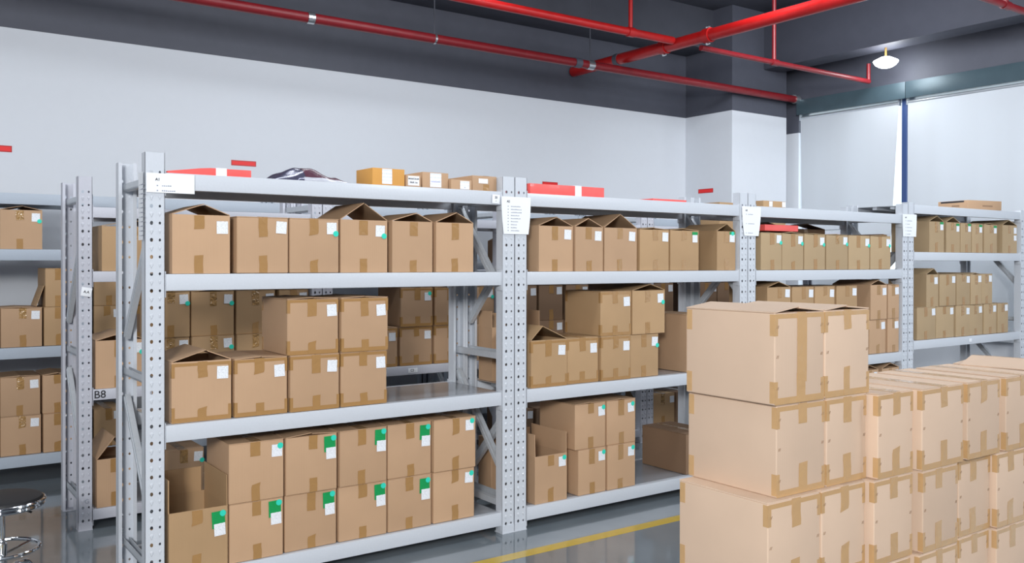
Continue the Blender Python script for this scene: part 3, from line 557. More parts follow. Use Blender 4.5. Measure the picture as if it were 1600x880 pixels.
  (5.039, 5.3, 1.438, 1.076, 0.276, 0.35, 'c', 'w', 2, 0, 'closed white-labelled upper-layer carton, second from left, middle shelf, fourth middle-row rack', 'B'),
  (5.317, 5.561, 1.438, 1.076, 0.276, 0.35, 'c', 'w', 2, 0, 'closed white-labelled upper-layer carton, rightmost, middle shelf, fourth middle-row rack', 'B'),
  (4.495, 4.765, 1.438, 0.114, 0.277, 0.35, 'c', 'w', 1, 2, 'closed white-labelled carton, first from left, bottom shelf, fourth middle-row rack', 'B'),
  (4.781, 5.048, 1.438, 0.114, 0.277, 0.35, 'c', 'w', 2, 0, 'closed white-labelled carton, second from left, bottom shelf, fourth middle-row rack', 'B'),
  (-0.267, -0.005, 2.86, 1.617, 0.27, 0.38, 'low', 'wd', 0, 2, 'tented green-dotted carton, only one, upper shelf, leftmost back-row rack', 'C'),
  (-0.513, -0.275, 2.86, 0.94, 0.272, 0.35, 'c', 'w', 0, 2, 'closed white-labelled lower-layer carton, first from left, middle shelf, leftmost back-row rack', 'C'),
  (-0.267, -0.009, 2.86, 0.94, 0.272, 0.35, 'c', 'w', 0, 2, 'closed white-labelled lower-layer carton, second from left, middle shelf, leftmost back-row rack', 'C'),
  (-0.001, 0.199, 2.86, 0.94, 0.272, 0.35, 'c', 'w', 1, 0, 'closed white-labelled lower-layer carton, rightmost, middle shelf, leftmost back-row rack', 'C'),
  (0.007, 0.199, 2.86, 1.212, 0.272, 0.35, 'flap', None, 1, 0, 'open-flapped unlabelled upper-layer carton, only one, middle shelf, leftmost back-row rack', 'C'),
  (-0.513, -0.275, 2.86, 0.192, 0.272, 0.35, 'c', 'w', 0, 2, 'closed white-labelled lower-layer carton, first from left, bottom shelf, leftmost back-row rack', 'C'),
  (-0.267, -0.013, 2.86, 0.192, 0.272, 0.35, 'c', 'w', 0, 2, 'closed white-labelled lower-layer carton, second from left, bottom shelf, leftmost back-row rack', 'C'),
  (-0.005, 0.199, 2.86, 0.192, 0.272, 0.35, 'c', 'w', 0, 0, 'closed white-labelled lower-layer carton, rightmost, bottom shelf, leftmost back-row rack', 'C'),
  (-0.513, -0.275, 2.86, 0.464, 0.272, 0.35, 'c', 'w', 0, 2, 'closed white-labelled upper-layer carton, first from left, bottom shelf, leftmost back-row rack', 'C'),
  (-0.267, -0.017, 2.86, 0.464, 0.272, 0.35, 'c', 'w', 0, 2, 'closed white-labelled upper-layer carton, second from left, bottom shelf, leftmost back-row rack', 'C'),
  (-0.009, 0.199, 2.86, 0.464, 0.272, 0.35, 'c', 'w', 0, 0, 'closed white-labelled upper-layer carton, rightmost, bottom shelf, leftmost back-row rack', 'C'),
  (0.321, 0.521, 2.86, 0.94, 0.272, 0.35, 'c', 'w', 1, 0, 'closed white-labelled lower-layer carton, first from left, middle shelf, second back-row rack', 'C'),
  (0.528, 0.716, 2.86, 0.94, 0.272, 0.35, 'c', 'w', 2, 0, 'closed white-labelled lower-layer carton, second from left, middle shelf, second back-row rack', 'C'),
  (0.321, 0.521, 2.86, 1.212, 0.272, 0.35, 'c', None, 1, 2, 'closed unlabelled upper-layer carton, first from left, middle shelf, second back-row rack', 'C'),
  (0.528, 0.716, 2.86, 1.212, 0.272, 0.35, 'c', None, 2, 0, 'closed unlabelled upper-layer carton, second from left, middle shelf, second back-row rack', 'C'),
  (0.321, 0.521, 2.86, 0.192, 0.272, 0.35, 'c', 'w', 1, 0, 'closed white-labelled carton, only one, bottom shelf, second back-row rack', 'C'),
  (1.161, 1.404, -2.45, 0.0, 0.278, 0.35, 'c', None, 3, 1, 'taped unlabelled carton, first from left, floor layer of the big stack', 'F'),
  (1.407, 1.607, -2.46, 0.0, 0.278, 0.35, 'c', None, 3, 1, 'taped unlabelled carton, second from left, floor layer of the big stack', 'F'),
  (1.61, 1.853, -2.475, 0.0, 0.278, 0.35, 'c', None, 3, 1, 'taped unlabelled carton, third from left, floor layer of the big stack', 'F'),
  (1.878, 2.126, -2.49, 0.0, 0.278, 0.35, 'c', None, 3, 1, 'taped unlabelled carton, fourth from left, floor layer of the big stack', 'F'),
  (2.17, 2.383, -2.47, 0.0, 0.278, 0.35, 'c', None, 3, 1, 'taped unlabelled carton, fifth from left, floor layer of the big stack', 'F'),
  (2.39, 2.624, -2.49, 0.0, 0.278, 0.35, 'c', None, 3, 1, 'taped unlabelled carton, sixth from left, floor layer of the big stack', 'F'),
  (2.656, 2.913, -2.48, 0.0, 0.278, 0.35, 'c', None, 3, 1, 'taped unlabelled carton, seventh from left, floor layer of the big stack', 'F'),
  (1.161, 1.404, -2.45, 0.278, 0.278, 0.35, 'c', None, 3, 1, 'taped unlabelled carton, first from left, fourth layer of the stack on the floor', 'F'),
  (1.407, 1.607, -2.46, 0.278, 0.278, 0.35, 'c', None, 3, 1, 'taped unlabelled carton, second from left, fourth layer of the stack on the floor', 'F'),
  (1.61, 1.853, -2.475, 0.278, 0.278, 0.35, 'c', None, 3, 1, 'taped unlabelled carton, third from left, fourth layer of the stack on the floor', 'F'),
  (1.878, 2.126, -2.49, 0.278, 0.278, 0.35, 'c', None, 3, 1, 'taped unlabelled carton, fourth from left, fourth layer of the stack on the floor', 'F'),
  (2.17, 2.383, -2.47, 0.278, 0.278, 0.35, 'c', None, 3, 1, 'taped unlabelled carton, fifth from left, fourth layer of the stack on the floor', 'F'),
  (2.39, 2.624, -2.49, 0.278, 0.278, 0.35, 'c', None, 3, 1, 'taped unlabelled carton, sixth from left, fourth layer of the stack on the floor', 'F'),
  (2.656, 2.913, -2.48, 0.278, 0.278, 0.35, 'c', None, 3, 1, 'taped unlabelled carton, seventh from left, fourth layer of the stack on the floor', 'F'),
  (1.15, 1.4, -2.45, 0.556, 0.278, 0.355, 'c', None, 3, 1, 'taped unlabelled carton, first from left, third layer of the stack on the floor', 'F'),
  (1.404, 1.636, -2.45, 0.556, 0.278, 0.355, 'c', None, 3, 1, 'taped unlabelled carton, second from left, third layer of the stack on the floor', 'F'),
  (1.648, 1.873, -2.47, 0.556, 0.278, 0.355, 'c', None, 3, 1, 'taped unlabelled carton, third from left, third layer of the stack on the floor', 'F'),
  (1.901, 2.13, -2.49, 0.556, 0.278, 0.355, 'c', None, 3, 1, 'taped unlabelled carton, fourth from left, third layer of the stack on the floor', 'F'),
  (2.174, 2.397, -2.47, 0.556, 0.278, 0.355, 'c', None, 3, 1, 'taped unlabelled carton, fifth from left, third layer of the stack on the floor', 'F'),
  (2.4, 2.619, -2.49, 0.556, 0.278, 0.355, 'c', None, 3, 1, 'taped unlabelled carton, sixth from left, third layer of the stack on the floor', 'F'),
  (2.651, 2.913, -2.48, 0.556, 0.278, 0.355, 'c', None, 3, 1, 'taped unlabelled carton, seventh from left, third layer of the stack on the floor', 'F'),
  (1.21, 1.447, -2.43, 0.834, 0.278, 0.355, 'c', None, 3, 1, 'taped unlabelled carton, first from left, second layer of the stack on the floor', 'F'),
  (1.45, 1.665, -2.436, 0.834, 0.278, 0.355, 'c', None, 3, 1, 'taped unlabelled carton, second from left, second layer of the stack on the floor', 'F'),
  (1.668, 1.873, -2.475, 0.834, 0.278, 0.355, 'c', None, 3, 1, 'taped unlabelled carton, third from left, second layer of the stack on the floor', 'F'),
  (1.894, 2.165, -2.49, 0.834, 0.278, 0.355, 'c', None, 3, 1, 'taped unlabelled carton, fourth from left, second layer of the stack on the floor', 'F'),
  (2.191, 2.423, -2.49, 0.834, 0.278, 0.355, 'c', None, 3, 1, 'taped unlabelled carton, fifth from left, second layer of the stack on the floor', 'F'),
  (2.456, 2.711, -2.49, 0.834, 0.278, 0.355, 'c', None, 3, 1, 'taped unlabelled carton, sixth from left, second layer of the stack on the floor', 'F'),
  (2.743, 3.031, -2.49, 0.834, 0.278, 0.355, 'c', None, 3, 1, 'taped unlabelled carton, seventh from left, second layer of the stack on the floor', 'F'),
  (1.194, 1.434, -2.436, 1.112, 0.278, 0.355, 'lift', None, 3, 1, 'left one of two taped cartons topping the big foreground stack', 'F'),
  (1.44, 1.679, -2.436, 1.112, 0.278, 0.355, 'c', None, 3, 1, 'right one of two taped cartons topping the big foreground stack', 'F'),
]

def body_mesh(w, d, h, openb, mat):
    m = MB(); t = .005
    if openb:
        m.box(-w/2, w/2, -d/2, d/2, 0, t); m.box(-w/2, w/2, -d/2, -d/2+t, t, h); m.box(-w/2, w/2, d/2-t, d/2, t, h)
        m.box(-w/2, -w/2+t, -d/2+t, d/2-t, t, h); m.box(w/2-t, w/2, -d/2+t, d/2-t, t, h)
        return m.mesh('carton_body', mat)
    m.box(-w/2, w/2, -d/2, d/2, 0, h-.004); return m.mesh('carton_body', mat, .006, False, 3)
def key(*a): return tuple(round(x, 3) if isinstance(x, float) else x for x in a)
def front_patch(name, mat, w, h, t=.0008):
    return cached(key(name, mat.name, w, h, t), lambda: MB().box(-w/2, w/2, -t, 0, -h/2, h/2).mesh(name, mat))
def dot_mesh():
    m = MB(); n = 16; r = .0145
    vs = [(r*math.cos(2*PI*i/n), y, r*math.sin(2*PI*i/n)) for y in (-.0009, 0) for i in range(n)]
    m.add(vs, [tuple(range(n)), tuple(range(2*n-1, n-1, -1))]+[(i, (i+1) % n, n+(i+1) % n, n+i) for i in range(n)])
    return m.mesh('round_sticker', DOT)
def tape_strip(w, h, mat, seed):
    """strip with a torn, uneven lower end"""
    def f():
        rd = random.Random(seed); m = MB(); t = .0007
        zs = [0, -.5, -.8, -1.0]; pts = []
        for i, z in enumerate(zs):
            dx = 0 if i == 0 else rd.uniform(-.002, .002)
            pts.append((-w/2+dx, z*h+(rd.uniform(-.006, .006) if i == 3 else 0), w/2+dx, z*h+(rd.uniform(-.006, .006) if i == 3 else 0)))
        for a, az, b, bz in pts: m.v += [(a,-t,az),(b,-t,bz),(a,0,az),(b,0,bz)]
        for i in range(3):
            q = i*4; m.f += [(q,q+1,q+5,q+4),(q+2,q+6,q+7,q+3),(q,q+4,q+6,q+2),(q+1,q+3,q+7,q+5)]
        m.f += [(0,2,3,1),(12,13,15,14)]
        return m.mesh('tape_strip', mat)
    return cached(key('ts', w, h, mat.name, seed), f)
def corner_tape(hh, sx, mat, dy=.018):
    """L of tape folded round a vertical corner; sx = -1 left corner, 1 right corner"""
    def f():
        t = .0006; m = MB(); s = -sx
        pr = [(s*.014, 0), (0, 0), (0, dy), (-s*t, dy), (-s*t, -t), (s*.014, -t)]
        vs = [(x, y, 0) for x, y in pr]+[(x, y, hh) for x, y in pr]
        m.add(vs, [(0,1,4,5),(1,2,3,4),(6,11,10,7),(7,10,9,8)]+[(i, (i+1) % 6, 6+(i+1) % 6, 6+i) for i in range(6)])
        return m.mesh('corner_tape', mat)
    return cached(key('ct', hh, sx, mat.name, dy), f)
def edge_tapes(w, d, h, mat, t):
    y = -d/2
    for z0, z1 in ((.001, .021), (h-.021, h-.007)):
        ob('tape_strip', cached(key('es', w, z1-z0, mat.name), lambda: MB().box(-w/2+.001, w/2-.001, -.0005, 0, 0, z1-z0).mesh('tape_strip', mat)), t, (0, y-.0001, z0))
    for s in (-1, 1):
        for z in (.006, h-.072): ob('corner_tape', corner_tape(.064, s, mat), t, (s*w/2, y-.0001, z))
    for z in (.006, h-.072):
        ob('corner_tape', cached(key('rt', mat.name), lambda: MB().box(-.0006, 0, 0, .022, 0, .064).mesh('corner_tape', mat)), t, (-w/2, d/2-.026, z))
def staples(w, d, h):
    def f():
        m = MB(); y = -d/2
        for x in (-w/2+.008, w/2-.016):
            for z in (.045, h*.5, h-.05):
                for k in (0, .006): m.beam((x+k, y-.0006, z), (x+k+.004, y-.0006, z+.009), .0012, .0009)
        return m.mesh('staple', CARD[2])
    return cached(key('st', w, d, h), f)
def CEIL(row, x, z):
    lv = {'A': (1.932-.076, 1.480-.076, .803-.076) if x < 6 else (1.945, 1.552, .809), 'B': (1.785, 1.416, .738), 'C': (1.925, 1.539, .862), 'F': (9,)}[row]
    return min(l for l in lv+(9,) if l > z+.1)
GRP = {'A': 'cartons on the front row of racks', 'B': 'cartons on the middle row of racks', 'C': 'cartons on the back row of racks', 'F': 'cartons stacked on the floor'}
tops = {}
for b in BOXES:
    tops.setdefault(round(b[3], 3), []).append(b)
def covered(b):
    for q in tops.get(round(b[3]+b[4], 3), []):
        if q[0] < b[1]-.02 and q[1] > b[0]+.02 and abs(q[2]-b[2]) < .3: return True
    return False
for n, (x0, x1, y, z, h, d, fl, st, tone, tp, label, row) in enumerate(BOXES):
    rd = random.Random(n*17+3)
    x0 += .0025; x1 -= .0025; w = x1-x0; cov = covered((x0, x1, y, z, h))
    jy = rd.uniform(-.003, .003) if row == 'F' else rd.uniform(-.006, .009)
    t = thing('carton', label, 'box', ((x0+x1)/2, y+d/2+jy, z+.0005), rd.uniform(-.006, .006), GRP[row])
    mat = CARD[tone]; openb = fl in ('low', 'mid', 'high', 'open', 'left', 'half', 'tall')
    ob('carton_body', cached(key('cb', w, d, h, openb, tone), lambda: body_mesh(w, d, h, openb, mat)), t)
    T = .0035; tm = TAPEP if row == 'F' else (TAPES if tp == 2 else TAPE)
    seam = 0.0
    def flap(p, q, ya=-d/2+.001, yb=d/2-.001): ob('flap', MB().slab(p, q, ya, yb, T).mesh('flap', mat), t)
    if not openb:
        r = 0.0 if cov or fl == 'flap' else rd.choice([0, 0, .006, .012])
        if fl == 'lift': r = .016
        if r: flap((-w/2, h-.004), (-.002, h-.004+r)); flap((w/2, h-.004), (.002, h-.004+r*.7))
        else: flap((-w/2, h-.0038), (-.001, h-.0038)); flap((.001, h-.0038), (w/2, h-.0038))
        seam = r
        if r < .001 and not cov:
            ob('tape_strip', cached(key('tt', d, tm.name), lambda: MB().box(-.024, .024, -d/2, d/2, 0, .0006).mesh('tape_strip', tm)), t, (0, 0, h+.0001))
        if fl == 'flap': flap((-w/2-.055, .005), (-w/2-.006, .15), -d/2, d/2-.1)
    elif fl in ('low', 'mid', 'high', 'left', 'tall'):
        r = {'low': .05, 'mid': .045, 'high': .085, 'left': .08, 'tall': .12}[fl]+rd.uniform(-.006, .006)
        c = {'low': rd.uniform(-.01, .03), 'mid': .02, 'high': .0, 'left': -.045, 'tall': -.0}[fl]
        r = min(r, CEIL(row, x0, z)-(z+h)-.010)
        flap((-w/2+.001, h), (c, h+r)); flap((w/2-.001, h), (c+.004, h+r-.005))
        ob('inner_flap', MB().slab((-w/2+.008, h*.80), (w/2-.008, h*.80), max(-d/2+.008, d/2-.16), d/2-.006, .003).mesh('inner_flap', mat), t)
    else:
        hh = .15 if fl == 'open' else .13
        hh = .10 if row == 'A' and h > .3 else hh
        flap((-w/2+.001, h), (-w/2+.001-(.0 if fl == 'open' else .004), h+hh)); flap((w/2-.0045, h), (w/2-.0055, h+hh*.95))
        ob('flap', MB().box(-w/2+.01, w/2-.02, d/2-.005, d/2-.001, h, h+hh*.8).mesh('flap', mat), t)
    yf = -d/2
    tw = .045*rd.uniform(.92, 1.08); tx = rd.uniform(-.012, .008); la = .075*rd.uniform(.8, 1.25); lb = .07*rd.uniform(.85, 1.15)
    if row == 'F': tw *= .9; la = .07*rd.uniform(.85, 1.2); lb = .085
    o1 = ob('tape_strip', tape_strip(round(tw, 2), round(la, 2), tm, n % 5), t, (tx, yf-.0006, h-.003)); o1.scale = (tw/round(tw, 2), 1, la/round(la, 2))
    ob('tape_strip', tape_strip(round(tw*.92, 2), round(lb, 2), TAPEP if row == 'F' else TAPE, n % 4), t, (tx+rd.uniform(-.004, .004), yf-.0007, .002), (0, PI, 0))
    if fl == 'lift': ob('tape_strip', tape_strip(.045, .2, TAPEP, 9), t, (tx+.002, yf-.0014, h-.01))
    if tp == 1 or row == 'F': edge_tapes(w, d, h, tm if row == 'F' else TAPE, t)
    if row == 'F': ob('staples', staples(w, d, h), t)['kind'] = 'stuff'
    lx = w/2-.034-rd.uniform(0, .008); lz = h-.012-.032-rd.uniform(0, .012)
    if tp == 1: lz -= .012
    yl = yf-.0016
    rt = (0, rd.uniform(-.06, .06), 0)
    if st in ('w', 'wd', 'td', 'gt', 'ww'):
        ob('shipping_label', front_patch('shipping_label', LABEL, .052, .058), t, (lx, yl, lz), rt)
    if st == 'ww': ob('shipping_label', front_patch('shipping_label', LABEL, .052, .05), t, (lx, yl, lz-.07), rt)
    if st == 'wd': ob('round_sticker', cached('dot', dot_mesh), t, (lx+.022, yl-.0009, lz-.026))
    if st == 'td': ob('round_sticker', cached('dot', dot_mesh), t, (lx+.016, yl-.0009, lz+.022))
    if st in ('gw', 'gt'): ob('green_label', front_patch('green_label', GREENP, .052, .02), t, (lx, yl-.0002, lz+.036-.004))
    if st == 'gw': ob('shipping_label', front_patch('shipping_label', LABEL, .046, .05), t, (lx, yl, lz-.003))
    if st == 'gt': ob('round_sticker', cached('dot', dot_mesh), t, (lx+.004, yl-.0009, lz+.03))
    if st == 'gd':
        ob('green_label', front_patch('green_label', GREENP, .060, .078), t, (lx-.004, yl, lz-.006), rt)
        ob('shipping_label', front_patch('shipping_label', LABEL, .052, .056), t, (lx+.002, yl-.0009, lz-.052), rt)
        ob('round_sticker', cached('dot', dot_mesh), t, (lx+.016, yl-.0012, lz+.022))

t = thing('cardboard_sheet', 'folded loose cardboard sheet on the right end of the floor stack', 'cardboard', (2.90, -2.30, 1.1125), .12)
ob('sheet_half', MB().slab((-.19, .0), (-.07, .030), -.13, .13, .004).mesh('sheet_half', CARD[3]), t)
ob('sheet_half', MB().slab((-.07, .030), (.19, .006), -.13, .13, .004).mesh('sheet_half', CARD[3]), t)
ob('tape_strip', MB().slab((-.06, .0345), (.0, .0290), -.131, .131, .0006).mesh('tape_strip', TAPEP), t)
# ---------------------------------------------------------------- things on the rack tops
def small_carton(x0, x1, y0, y1, z, h, mat, label, lab=None, tape=True, ink=None):
    t = thing('small_carton', label, 'box', ((x0+x1)/2, (y0+y1)/2, z+.0005), 0, 'small cartons lying on the rack tops')
    w, d = x1-x0, y1-y0
    ob('carton_body', MB().box(-w/2, w/2, -d/2, d/2, 0, h).mesh('carton_body', mat, .003), t)
    if tape: ob('tape_strip', MB().box(-.02, .02, -d/2-.0007, -d/2, h*.0+.002, h*.45).box(-.02, .02, -d/2, d/2, h, h+.0006).mesh('tape_strip', TAPE), t, (.01, 0, 0))
    if lab:
        lw, lh, cx, cz, m = lab
        p = ob('paper_label', front_patch('paper_label', m, lw, lh), t, (cx, -d/2-.0012, cz))
        if ink: 
            for s, dz, sz, im in ink: ob('writing', text_mesh(s, sz, im, .0003), p, (0, -.0012, dz), (PI/2, 0, 0))
    return t
ZT = 1.932
small_carton(1.12, 1.307, .03, .22, ZT, .088, ORANGEC, 'orange-brown small carton with tall white label, beside the dark plastic bag', (.058, .078, -.01, .046, PAPER), False)
small_carton(1.316, 1.405, .03, .17, ZT, .063, CARD[0], 'smallest carton with handwritten label, right of the orange-brown one', (.068, .05, .0, .032, PLAINP), False,
             [('MOLECULAR', .010, .011, INK), ('50cR 1m', -.009, .013, INK)])
small_carton(1.432, 1.595, .06, .42, ZT, .087, CARD[0], 'small carton with white label and blue pen mark on leftmost front rack', (.07, .075, -.0, .045, PAPER), False, [('~~~~~', -.008, .02, BLUEINK)])
small_carton(1.60, 1.735, .04, .20, ZT, .055, CARD[0], 'low small carton with white label, next to last before the second rack', (.06, .045, .02, .026, PAPER), False, [('cz', -.012, .010, FAINT)])
small_carton(1.745, 1.908, .05, .42, ZT, .085, CARD[0], 'small carton with short label and tape, against the double posts', (.062, .026, -.01, .056, PLAINP), True)
# coral red flat packs
def flat_pack(x0, x1, y0, y1, z, h, label, sleeve=None, marks=False, droop=0, rotz=0):
    t = thing('flat_red_pack', label, 'package', ((x0+x1)/2, (y0+y1)/2, z+.0005), rotz, 'flat coral red packs')
    w, d = x1-x0, y1-y0; m = MB(); N = 8
    for i in range(N+1):
        u = i/N; x = -w/2+w*u
        hh = h*(1-.72*droop*max(0, 1-u*2.2)); ins = .004*math.sin(u*9)
        m.v += [(x,-d/2+ins,0),(x,d/2,0),(x,d/2,hh),(x,-d/2+ins,hh)]
    for i in range(N):
        q = i*4; m.f += [(q+a, q+(a+1) % 4, q+4+(a+1) % 4, q+4+a) for a in range(4)]
    m.f += [(0,3,2,1), (N*4, N*4+1, N*4+2, N*4+3)]
    ob('pack_body', m.mesh('pack_body', REDPK, .003), t)
    if sleeve: ob('white_sleeve', MB().box(-sleeve/2, sleeve/2, -d/2-.0035, d/2+.002, .0005, h+.002).mesh('white_sleeve', PLAINP), t, (w*.13, 0, 0))
    if marks:
        for x in (.0, .14): ob('printed_bar', MB().box(x-.03, x+.03, -.05, -.02, h-.001, h+.0025).mesh('printed_bar', INK), t)
    return t
flat_pack(.10, .487, .03, .30, ZT, .034, 'flat coral red pack with white patch near the leftmost post', .05, True, 1)
flat_pack(2.13, 2.70, .03, .30, ZT, .060, 'long coral red pack with white sleeve on the second front rack', .05)
flat_pack(3.24, 3.56, .16, .40, ZT, .026, 'thin coral red pack near the right end of the second front rack top')
flat_pack(4.22, 4.60, .03, .22, 1.480+.268+.014, .045, 'coral red pack lying on cartons under the top of third front rack')
# dark plastic bag
def bag():
    t = thing('plastic_bag', 'crumpled dark glossy plastic bag on top of the leftmost front rack', 'bag', (.85, .20, ZT+.0005))
    NX, NY = 48, 18
    prof = [(0,.03),(.10,.42),(.22,.74),(.32,.95),(.38,1.0),(.47,.97),(.54,.86),(.62,.52),(.68,.46),(.72,.52),(.80,.34),(.90,.17),(1,.03)]
    def pf(u):
        for (a, p), (b, q) in zip(prof, prof[1:]):
            if a <= u <= b: return p+(q-p)*(u-a)/(b-a)
        return 0
    def H(u, v):
        e = max(0, 1-abs(v)**2.2)**.8
        return .074*pf(u)*e*(1+.07*math.sin(9*u+5*v)+.05*math.sin(23*u-8*v))+.0015
    def patch(u0, u1, v0, v1, mat, name, lift):
        m = MB(); nx = max(4, int(NX*(u1-u0))); ny = max(3, int(NY*(v1-v0)/2))
        for j in range(ny+1):
            for i in range(nx+1):
                u = u0+(u1-u0)*i/nx; v = v0+(v1-v0)*j/ny; wy = .14*(.45+.55*math.sin(min(1, u*1.6+.15)*PI/2)*min(1, 2.4*(1-u)+.25))
                m.v.append((-.25+.5*u, v*wy, H(u, v)+lift))
        n = nx+1; c = len(m.v)
        m.v += [(x, y, max(.0002, z-.003)) for x, y, z in m.v[:c]]
        for j in range(ny):
            for i in range(nx): q = j*n+i; m.f += [(q, q+1, q+n+1, q+n), (c+q, c+q+n, c+q+n+1, c+q+1)]
        for i in range(nx): m.f += [(i, c+i, c+i+1, i+1), (ny*n+i, ny*n+i+1, c+ny*n+i+1, c+ny*n+i)]
        ob(name, m.mesh(name, mat, 0, True), t)
    patch(0, 1, -1, 1, BAGM, 'bag_film', 0)
    patch(.36, .80, -.93, -.30, BAGR, 'maroon_contents', .0016)
    patch(.34, .97, -.99, -.90, BAGL, 'pale_lining', .0024)
bag()
# flat carton tray on the right end rack
t = thing('carton_tray', 'flat brown carton with dark hand slots on the right end rack', 'box', (7.36, .20, 2.0185), -.20)
ob('carton_body', MB().box(-.22, .22, -.16, .16, 0, .085).mesh('carton_body', CARD[0], .003), t)
ob('dark_slot', MB().box(-.222, -.2195, -.12, .13, .068, .082).mesh('dark_slot', INK), t)
ob('printed_mark', MB().box(-.03, .10, -.1612, -.16, .030, .042).mesh('printed_mark', CARD[2]), t)
ob('printed_mark', MB().box(-.2212, -.22, -.07, .01, .030, .044).mesh('printed_mark', CARD[2]), t)
# small cartons on the middle row tops
for i, (a, b, hh, lb) in enumerate([(5.36, 5.56, .24, 'yellowish carton on the middle row top, left of the third list sheet'),
                               (5.975, 6.115, .28, 'yellowish labelled carton on the middle row top, nearer the third list sheet'),
                               (6.12, 6.31, .28, 'yellowish labelled carton on the middle row top, farther from the list sheet')]):
    tt = small_carton(a, b, 1.46, 1.70, 1.847, hh, CARD[1], lb, (.05, .05, (b-a)/2-.03, hh-.03, PLAINP) if i else None, False)

# ---------------------------------------------------------------- list sheets and tags on the posts
def sheet(name, label, loc, w, h, rotz=0, head=None, rows=0, flare=0.0, curl=0.0):
    t = thing(name, label, 'paper', loc, rotz, 'paper sheets taped to the racks')
    m = MB(); N = 8
    for i in range(N+1):
        k = i/N; z = -h*k; ww = w*(1-flare*k*k)/2; cy = 0
        for x in (-1, -.5, 0, .5, 1): m.v.append((x*ww, -.003, z))
    for i in range(N):
        for j in range(4):
            q = i*5+j; m.f.append((q, q+5, q+6, q+1))
    nb = len(m.v); m.v += [(x, y+.0006, z) for x, y, z in m.v[:nb]]; m.f += [tuple(reversed([a+nb for a in f])) for f in list(m.f)]
    ob('sheet', m.mesh('sheet', PLAINP, 0, True), t)
    if head: ob('writing', text_mesh(head, .017, INK, .0004), t, (-w*.27, -.0036, -.028), (PI/2, 0, 0))
    if rows:
        mm = MB(); rd = random.Random(rows)
        for r in range(rows):
            z = -.055-(h-.075)*r/max(rows-1, 1) if rows > 2 else -.055-.022*r
            x = -w*.29; mm.box(x, x+.006, -.0035, -.0031, z-.003, z+.003)
            for q in range(rd.randint(5, 9)): xx = x+.022+q*.0085; mm.box(xx, xx+.0065, -.0035, -.0031, z-.0028, z+rd.uniform(.001, .003))
        ob('printed_lines', mm.mesh('printed_lines', FAINT), t)['kind'] = 'stuff'
    return t
sheet('list_sheet', 'white sheet headed A1 across the leftmost post and top beam', (.108, -.004, 1.926), .208, .086, 0, 'A1', 2)
sheet('list_sheet', 'long white sheet hanging on the outer side of the leftmost post', (-.004, .045, 1.93), .085, .30, -PI/2, None, 12)
sheet('list_sheet', 'white list sheet headed A2 between the first two front racks', (2.005, -.004, 1.905), .205, .212, 0, 'A2', 9, .16)
sheet('list_sheet', 'white list sheet between the second and third front racks', (4.03, -.004, 1.925), .20, .205, 0, 'A3', 3, .25)
sheet('list_sheet', 'white list sheet between the third and right end front racks', (6.01, -.004, 1.935), .21, .185, 0, 'A4', 5, .08)
def tagcard(label, loc, w, h, txt, size, rot=0):
    t = thing('tag_card', label, 'label', loc, 0, 'small tag cards on the racks')
    o = ob('card', MB().box(-w/2, w/2, -.0012, 0, -h/2, h/2).mesh('card', PLAINP, .0004), t, (0, 0, 0), (0, rot, 0))
    if txt: ob('writing', text_mesh(txt, size, INK, .0004), o, (0, -.0016, 0), (PI/2, 0, 0))
tagcard('small white square tag at the right end of first top beam', (1.868, -.0025, 1.887), .05, .05, '25\n-', .018, .05)
tagcard('tilted white tag on the leftmost middle-row post', (.016, 1.4135, 1.360), .055, .05, 'A.A', .02, .18)
tagcard('white tag reading C2 on a middle-row shelf beam', (2.135, 1.4185, .768), .075, .032, 'C2 .', .024)
tagcard('tiny white tag on the middle shelf beam of right end rack', (7.0, .0, .845), .045, .03, None, .018)
tag(ob('beam_lettering', text_mesh('B8', .062, INK, .0005), None, (.088, 1.4185, .768), (PI/2, 0, 0)), 'black handwritten B8 on the leftmost middle-row shelf beam', 'lettering')
tag(ob('beam_lettering', text_mesh('G', .035, FAINT, .0004), None, (.018, 1.4143, .165), (PI/2, 0, 0)), 'small grey handwritten mark low on the leftmost middle-row post', 'lettering')

# ---------------------------------------------------------------- red wall stickers
def sticker(loc, w, h, rotz, label):
    t = thing('wall_sticker', label, 'sticker', loc, rotz, 'red stickers on the wall')
    ob('rim', MB().box(-w/2, w/2, -.0015, 0, -h/2, h/2).mesh('rim', REDFRM), t)
    ob('face', MB().box(-w/2+.008, w/2-.008, -.0022, -.0015, -h/2+.008, h/2-.008).mesh('face', REDSTK), t)
sticker((-.20, YW-.001, 2.405), .22, .05, 0, 'red rectangular sticker on the back wall at the left picture edge')
sticker((1.737, YW-.001, 2.413), .226, .048, 0, 'red rectangular sticker on the back wall above the leftmost rack')
sticker((5.212, YW-.001, 2.405), .218, .05, 0, 'dark red sticker on the back wall behind the long red pack')
sticker((7.369, 3.46, 2.41), .24, .052, -PI/2, 'red rectangular sticker on the side of the corner column')

